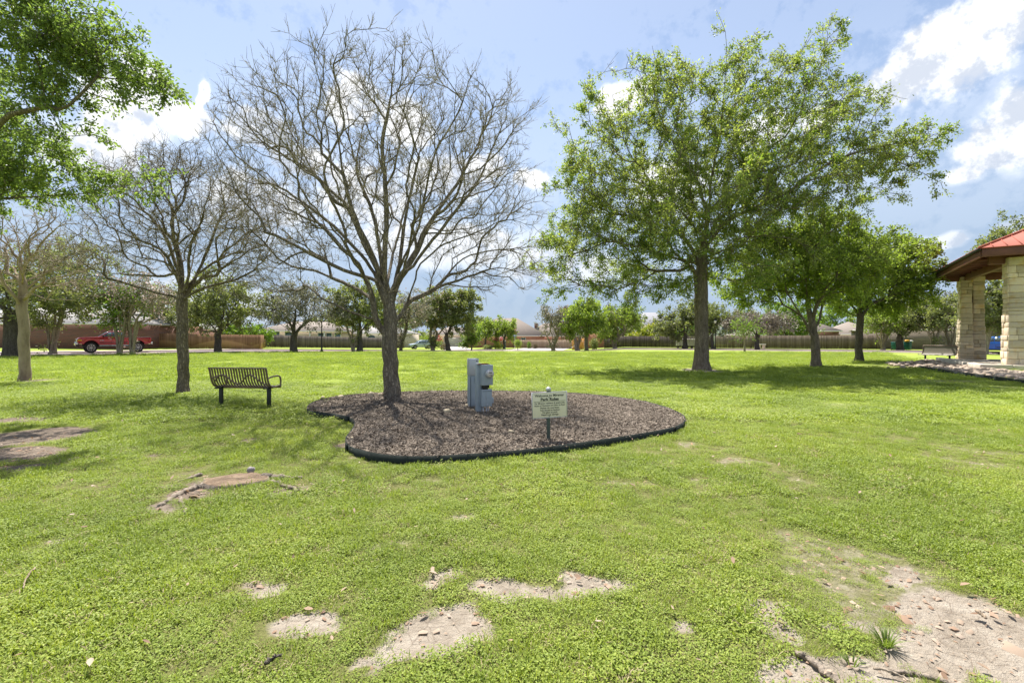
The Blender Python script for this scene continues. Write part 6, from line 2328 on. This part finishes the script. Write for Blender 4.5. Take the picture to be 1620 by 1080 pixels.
def bins():
    first = None
    for k, (px, Y, lb) in enumerate([(1416, 59.5, 'teal wheeled trash cart standing left of the dark oak trunk, lid shut'), (1436, 59.0, 'teal wheeled trash cart right of the dark oak trunk, overfull with bags')]):
        g = G(px, Y)
        if first is None:
            r = empty('trash_cart', g, R(25), lb, 'trash cart', 'teal trash carts by the oak')
            MB().box((0, 0, .52), (.52, .58, .95), taper=1.12).build('body', M['bin_teal'], r, bevel=.03)
            MB().box((0, -.02, 1.035), (.62, .70, .07)).build('lid', M['bin_teal'], r, bevel=.025)
            for s in (-1, 1):
                MB().lathe([(.02, -.03), (.12, -.03), (.12, .03), (.02, .03)], 14, 'x', (s * .27, .26, .12)).build('wheel', M['rubber'], r)
            MB().cyl((-.26, .36, .98), (.26, .36, .98), .018).build('handle', M['bin_teal'], r)
            first = r
        else:
            r = copy_tree(first)
            r.location = g
            r['label'] = lb
            rng = np.random.default_rng(3)
            o = MB().rock((0, 0, 0), (.75, .6, .32), rng).build('trash_bag', M['bag_yellow'], loc=(g[0] - .05, g[1], g[2] + 1.19), smooth=True)
            tag(o, 'yellow bag heaped on top of the trash cart', 'bag')
            o = MB().rock((0, 0, 0), (.4, .4, .26), rng).build('trash_bag', M['bag_white'], loc=(g[0] + .36, g[1] - .12, g[2] + 1.14), smooth=True)
            tag(o, 'small white bag beside the yellow one on the trash cart', 'bag')


bins()


def concrete_bench():
    g = G(1205, 62)
    r = empty('picnic_bench', g, R(12), 'small pale bench under the tan grey dying street tree', 'bench')
    MB().box((0, 0, .66), (1.0, .5, .09)).build('top', M['mail_white'], r, bevel=.02)
    for s in (-1, 1):
        MB().box((s * .34, 0, .30), (.12, .36, .62)).build('leg', M['concrete'], r, bevel=.01)


concrete_bench()


# ---------------------------------------------------------------- pavilion
def pavilion():
    ang = math.atan2(PVv[1], PVv[0])
    c0 = pav(0, 0)
    root = empty('pavilion', (c0[0], c0[1], 0), ang, 'open park pavilion with red metal hip roof on tall limestone piers', 'pavilion')
    S = 8.9
    rng = np.random.default_rng(6)
    # local: x along the front, y away along the left side
    mb = MB()
    mb.box((S / 2 + .12, S / 2 + .12, .04), (S - .24, S - .24, .38))
    mb.build('floor_slab', M['slab'], root)
    mb = MB()
    for side in range(2):
        t = 0
        while t < S - .3:
            w = rng.uniform(.55, 1.5)
            w = min(w, S - t)
            q = t + w / 2
            cz = .255 + rng.normal(0, .006)
            if side == 0:
                mb.box((q, .13, cz - .13), (w - .012, .28, .30))
            else:
                mb.box((.13, q, cz - .13), (.28, w - .012, .30))
            t += w
    mb.build('kerb_stone', M['cap_stone'], root, bevel=.02)['kind'] = 'stuff'

    def pier(name, x, y, w, d, H, tap, parts):
        core = MB()
        st = MB()
        for (ox, oy, ww, dd) in parts:
            z = .0
            while z < H - .02:
                hh = min(rng.choice([.16, .20, .24, .30, .34]), H - z)
                f = z / H
                k = tap * f
                if H - z - hh < .1:
                    hh = H - z
                cap = .05 if z > H - .95 and z < H - .3 else (.02 if z > H - .3 else 0)
                x0, x1 = ox + k - cap, ox + ww - k + cap
                y0, y1 = oy + k - cap, oy + dd - k + cap
                zc = .235 + z + hh / 2
                # four faces of dressed blocks
                for face in range(4):
                    L = (x1 - x0) if face in (0, 2) else (y1 - y0)
                    t = 0.0
                    while t < L - .01:
                        bw = rng.uniform(.22, .62) if hh > .18 else rng.uniform(.3, .75)
                        if L - t - bw < .16:
                            bw = L - t
                        pr = rng.uniform(.0, .04)
                        q = t + bw / 2
                        g = .012
                        if face == 0:
                            st.box((x0 + q, y0 + .06 - pr / 2, zc), (bw - g, .12 + pr, hh - g))
                        elif face == 2:
                            st.box((x0 + q, y1 - .06 + pr / 2, zc), (bw - g, .12 + pr, hh - g))
                        elif face == 1:
                            st.box((x0 + .06 - pr / 2, y0 + q, zc), (.12 + pr, min(bw, L) - g, hh - g))
                        else:
                            st.box((x1 - .06 + pr / 2, y0 + q, zc), (.12 + pr, bw - g, hh - g))
                        t += bw
                z += hh
            core.box((ox + ww / 2, oy + dd / 2, .2 + H / 2), (ww - .05 - tap, dd - .05 - tap, H), taper=1 - tap * .9 / ww)
        core.build('mortar_core', M['mortar'], root, loc=(x, y, 0))
        o = st.build(name, M['stone'], root, bevel=.016, loc=(x, y, 0))
        o['kind'] = 'stuff'

    H = 4.9
    shape = [(0, 0, .60, .87), (.590, .20, .58, .80)]
    for (x, y) in ((.967, .40), (.967 - .0, .40 + 7.95), (7.3, .40), (7.3, 8.35 - .0)):
        pier('stone_pier', x, y - .0, .6, .87, H, .10, shape)
    # roof
    E = .9
    x0, y0, x1, y1 = .10 - .15, -.45, S + .6, 10.15
    z0 = 5.12
    mb = MB()
    for (xa, ya, xb, yb) in ((x0, y0, x1, y0), (x0, y1, x1, y1)):
        mb.box(((xa + xb) / 2, ya, z0 + .2), (xb - xa, .10, .40))
    for xa in (x0, x1):
        mb.box((xa, (y0 + y1) / 2, z0 + .2), (.10, y1 - y0 - .1, .40))
    mb.build('fascia', M['timber'], root, bevel=.008)
    mb = MB()
    mb.box(((x0 + x1) / 2, (y0 + y1) / 2, z0 + .30), (x1 - x0 - .1, y1 - y0 - .1, .06))
    mb.build('soffit', M['timber'], root)
    mb = MB()
    for y in (.85, 8.8):
        mb.box(((x0 + x1) / 2, y, z0 - .0), (x1 - x0 - 1.0, .22, .44))
    for x in (1.3, 7.6):
        mb.box((x, 4.82, z0 - .002), (.22, 7.7, .43))
    mb.build('beam', M['timber'], root, bevel=.01)
    mb = MB()
    for y in np.arange(1.9, 8.4, 1.05):
        mb.box((.66, y, z0 + .17), (1.2, .09, .2))
    mb.build('rafter', M['timber'], root)
    cx, cy = (x0 + x1) / 2, (y0 + y1) / 2
    zt = z0 + .41
    rise = 2.35
    o = .10
    A = [(x0 - o, y0 - o, zt), (x1 + o, y0 - o, zt), (x1 + o, y1 + o, zt), (x0 - o, y1 + o, zt), (cx, cy - .5, zt + rise), (cx, cy + .5, zt + rise)]
    Bm = [(a, b, c - .05) for a, b, c in A[:4]]
    mb = MB()
    mb.add(A + Bm, [np.array([[1, 2, 5, 4], [3, 0, 4, 5], [6, 7, 1, 0], [7, 8, 2, 1], [8, 9, 3, 2], [9, 6, 0, 3], [9, 8, 7, 6]]), np.array([[0, 1, 4], [2, 3, 5]])])
    rf = mb.build('roof', M['metal_roof'], root)
    mb = MB()
    A = [np.array(a) for a in A]

    def seams(a, b, ta, tb, n):
        for k in range(1, n):
            f = k / n
            p = a + (b - a) * f
            # climb the slope straight up until the hip or the ridge
            mid_a, mid_b = ta, tb
            ln = np.linalg.norm(b - a)
            fa = np.dot(mid_a - a, b - a) / ln ** 2
            fb = np.dot(mid_b - a, b - a) / ln ** 2
            s = 1.0 if fa <= f <= fb else (f / fa if f < fa else (1 - f) / (1 - fb))
            top = mid_a if f < fa else mid_b if f > fb else mid_a + (mid_b - mid_a) * ((f - fa) / max(fb - fa, 1e-6))
            slope = (mid_a - a) - (b - a) * fa
            q = p + slope * s
            mb.tube([p + (0, 0, .015), q + (0, 0, .015)], .02, 4)
    seams(A[0], A[1], A[4], A[4], 22)
    seams(A[3], A[0], A[5], A[4], 24)
    mb.tube([A[0] + (0, 0, .02), A[4] + (0, 0, .03)], .05, 6)
    mb.tube([A[3] + (0, 0, .02), A[5] + (0, 0, .03)], .05, 6)
    mb.tube([A[1] + (0, 0, .02), A[4] + (0, 0, .03)], .05, 6)
    mb.build('seam', M['metal_roof'], rf)
    mb = MB()
    mb.box((x0 - .10, (y0 + y1) / 2, zt - .07), (.12, y1 - y0 + .2, .11))
    mb.build('gutter', M['lamp_black'], root, bevel=.02)


pavilion()


def picnic_table():
    q = pav(3.0, 6.2)
    r = empty('picnic_table', (q[0], q[1], .23), R(-20), 'dark timber picnic table under the pavilion, between the stone piers', 'table')
    MB().box((0, 0, .74), (1.8, .78, .05)).build('table_top', M['table_wood'], r, bevel=.01)
    for s in (-1, 1):
        MB().box((0, s * .66, .44), (1.8, .26, .05)).build('seat', M['table_wood'], r, bevel=.01)
        d = MB()
        d.box((s * .6, 0, .40), (.09, 1.5, .08))
        for t in (-1, 1):
            d.tube([(s * .6, t * .55, 0), (s * .6, t * .2, .72)], .05, 4)
        d.build('leg', M['table_wood'], r)


picnic_table()


def mesh_bench():
    g = G(1483, 28.2)
    r = empty('mesh_bench', (g[0], g[1], g[2]), R(-72), 'brown mesh metal bench facing the lawn in front of the first stone pier', 'bench')
    L = 1.75
    pf = catmull([(.24, 1.0), (.20, .75), (.14, .52), (.05, .44), (-.10, .43), (-.24, .45), (-.28, .42)], 4)
    n = len(pf)
    V = np.vstack([np.column_stack([np.full(n, x), pf + d]) for x, d in ((-L / 2, 0), (L / 2, 0))])
    V2 = V + np.array([0, .012, -.012])
    i = np.arange(n - 1)
    mb = MB()
    mb.add(np.vstack([V, V2]), [np.stack([i, i + 1, i + 1 + n, i + n], 1), np.stack([i + 2 * n, i + 3 * n, i + 1 + 3 * n, i + 1 + 2 * n], 1)])
    mb.build('seat', M['bench_mesh'], r, smooth=True)
    for s in (-1, 1):
        MB().tube([(s * L / 2, a, b) for a, b in pf], .024, 8).build('side_frame', M['bench_paint'], r, smooth=True)
        d = MB()
        d.box((s * L * .36, -.02, .20), (.07, .07, .44))
        d.box((s * L * .36, -.02, .405), (.05, .4, .04))
        d.build('leg', M['bench_leg'], r)
    MB().cyl((-L / 2, .24, 1.0), (L / 2, .24, 1.0), .026).build('top_rail', M['bench_paint'], r)


mesh_bench()


def rock_bed():
    rng = np.random.default_rng(19)
    EP = [(1452, 582.5), (1466, 585), (1490, 589), (1525, 594), (1562, 599), (1600, 604), (1640, 609), (1700, 616)]
    p = catmull([gnd(a, b - 4, .12)[:2] for a, b in EP], 5)
    n = len(p)
    c = np.array([p[0][0], p[0][1], 0])
    r = empty('garden_edging', c, 0, 'dark steel edging strip holding the loose rocks before the pavilion', 'edging')
    t = np.gradient(p, axis=0)
    t /= np.linalg.norm(t, axis=1, keepdims=True)
    nr = np.column_stack([-t[:, 1], t[:, 0]])
    rows = [np.column_stack([p + nr * q, np.full(n, z)]) - c for q, z in ((.008, -.05), (.008, .15), (-.008, .15), (-.008, -.05))]
    i = np.arange(n - 1)
    mk('strip', np.vstack(rows), [np.vstack([np.stack([i + k * n, i + 1 + k * n, i + 1 + ((k + 1) % 4) * n, i + ((k + 1) % 4) * n], 1) for k in range(4)])], M['edging'], r)
    sk = MB()
    for k in range(4, n, 9):
        sk.box((p[k][0] - c[0], p[k][1] - .02 - c[1], .05), (.03, .03, .22))
    sk.build('stake', M['edging'], r)['kind'] = 'stuff'
    mb = MB()
    cnt = 0
    while cnt < 640:
        px = rng.uniform(1395, 1720)
        py = rng.uniform(570, 617)
        q = gnd(px, py)
        ab = np.array([q[0], q[1]]) - PC
        a, b = ab @ PVv, ab @ PUd
        if a > -.1 and b > -.1:
            continue
        if not inside(ROCKS, q[:1], q[1:2])[0] and not (px < 1445 and rng.random() < .12 and 573 < py < 584):
            continue
        if px < 1455 and rng.random() < .35:
            continue
        s = rng.uniform(.11, .34)
        mb.rock((q[0], q[1], .02 + s * .18), (s, s * rng.uniform(.6, 1), s * rng.uniform(.45, .75)), rng, 7)
        cnt += 1
    tag(mb.build('rock_rubble', M['river_rock'], smooth=False), kind='stuff')


rock_bed()
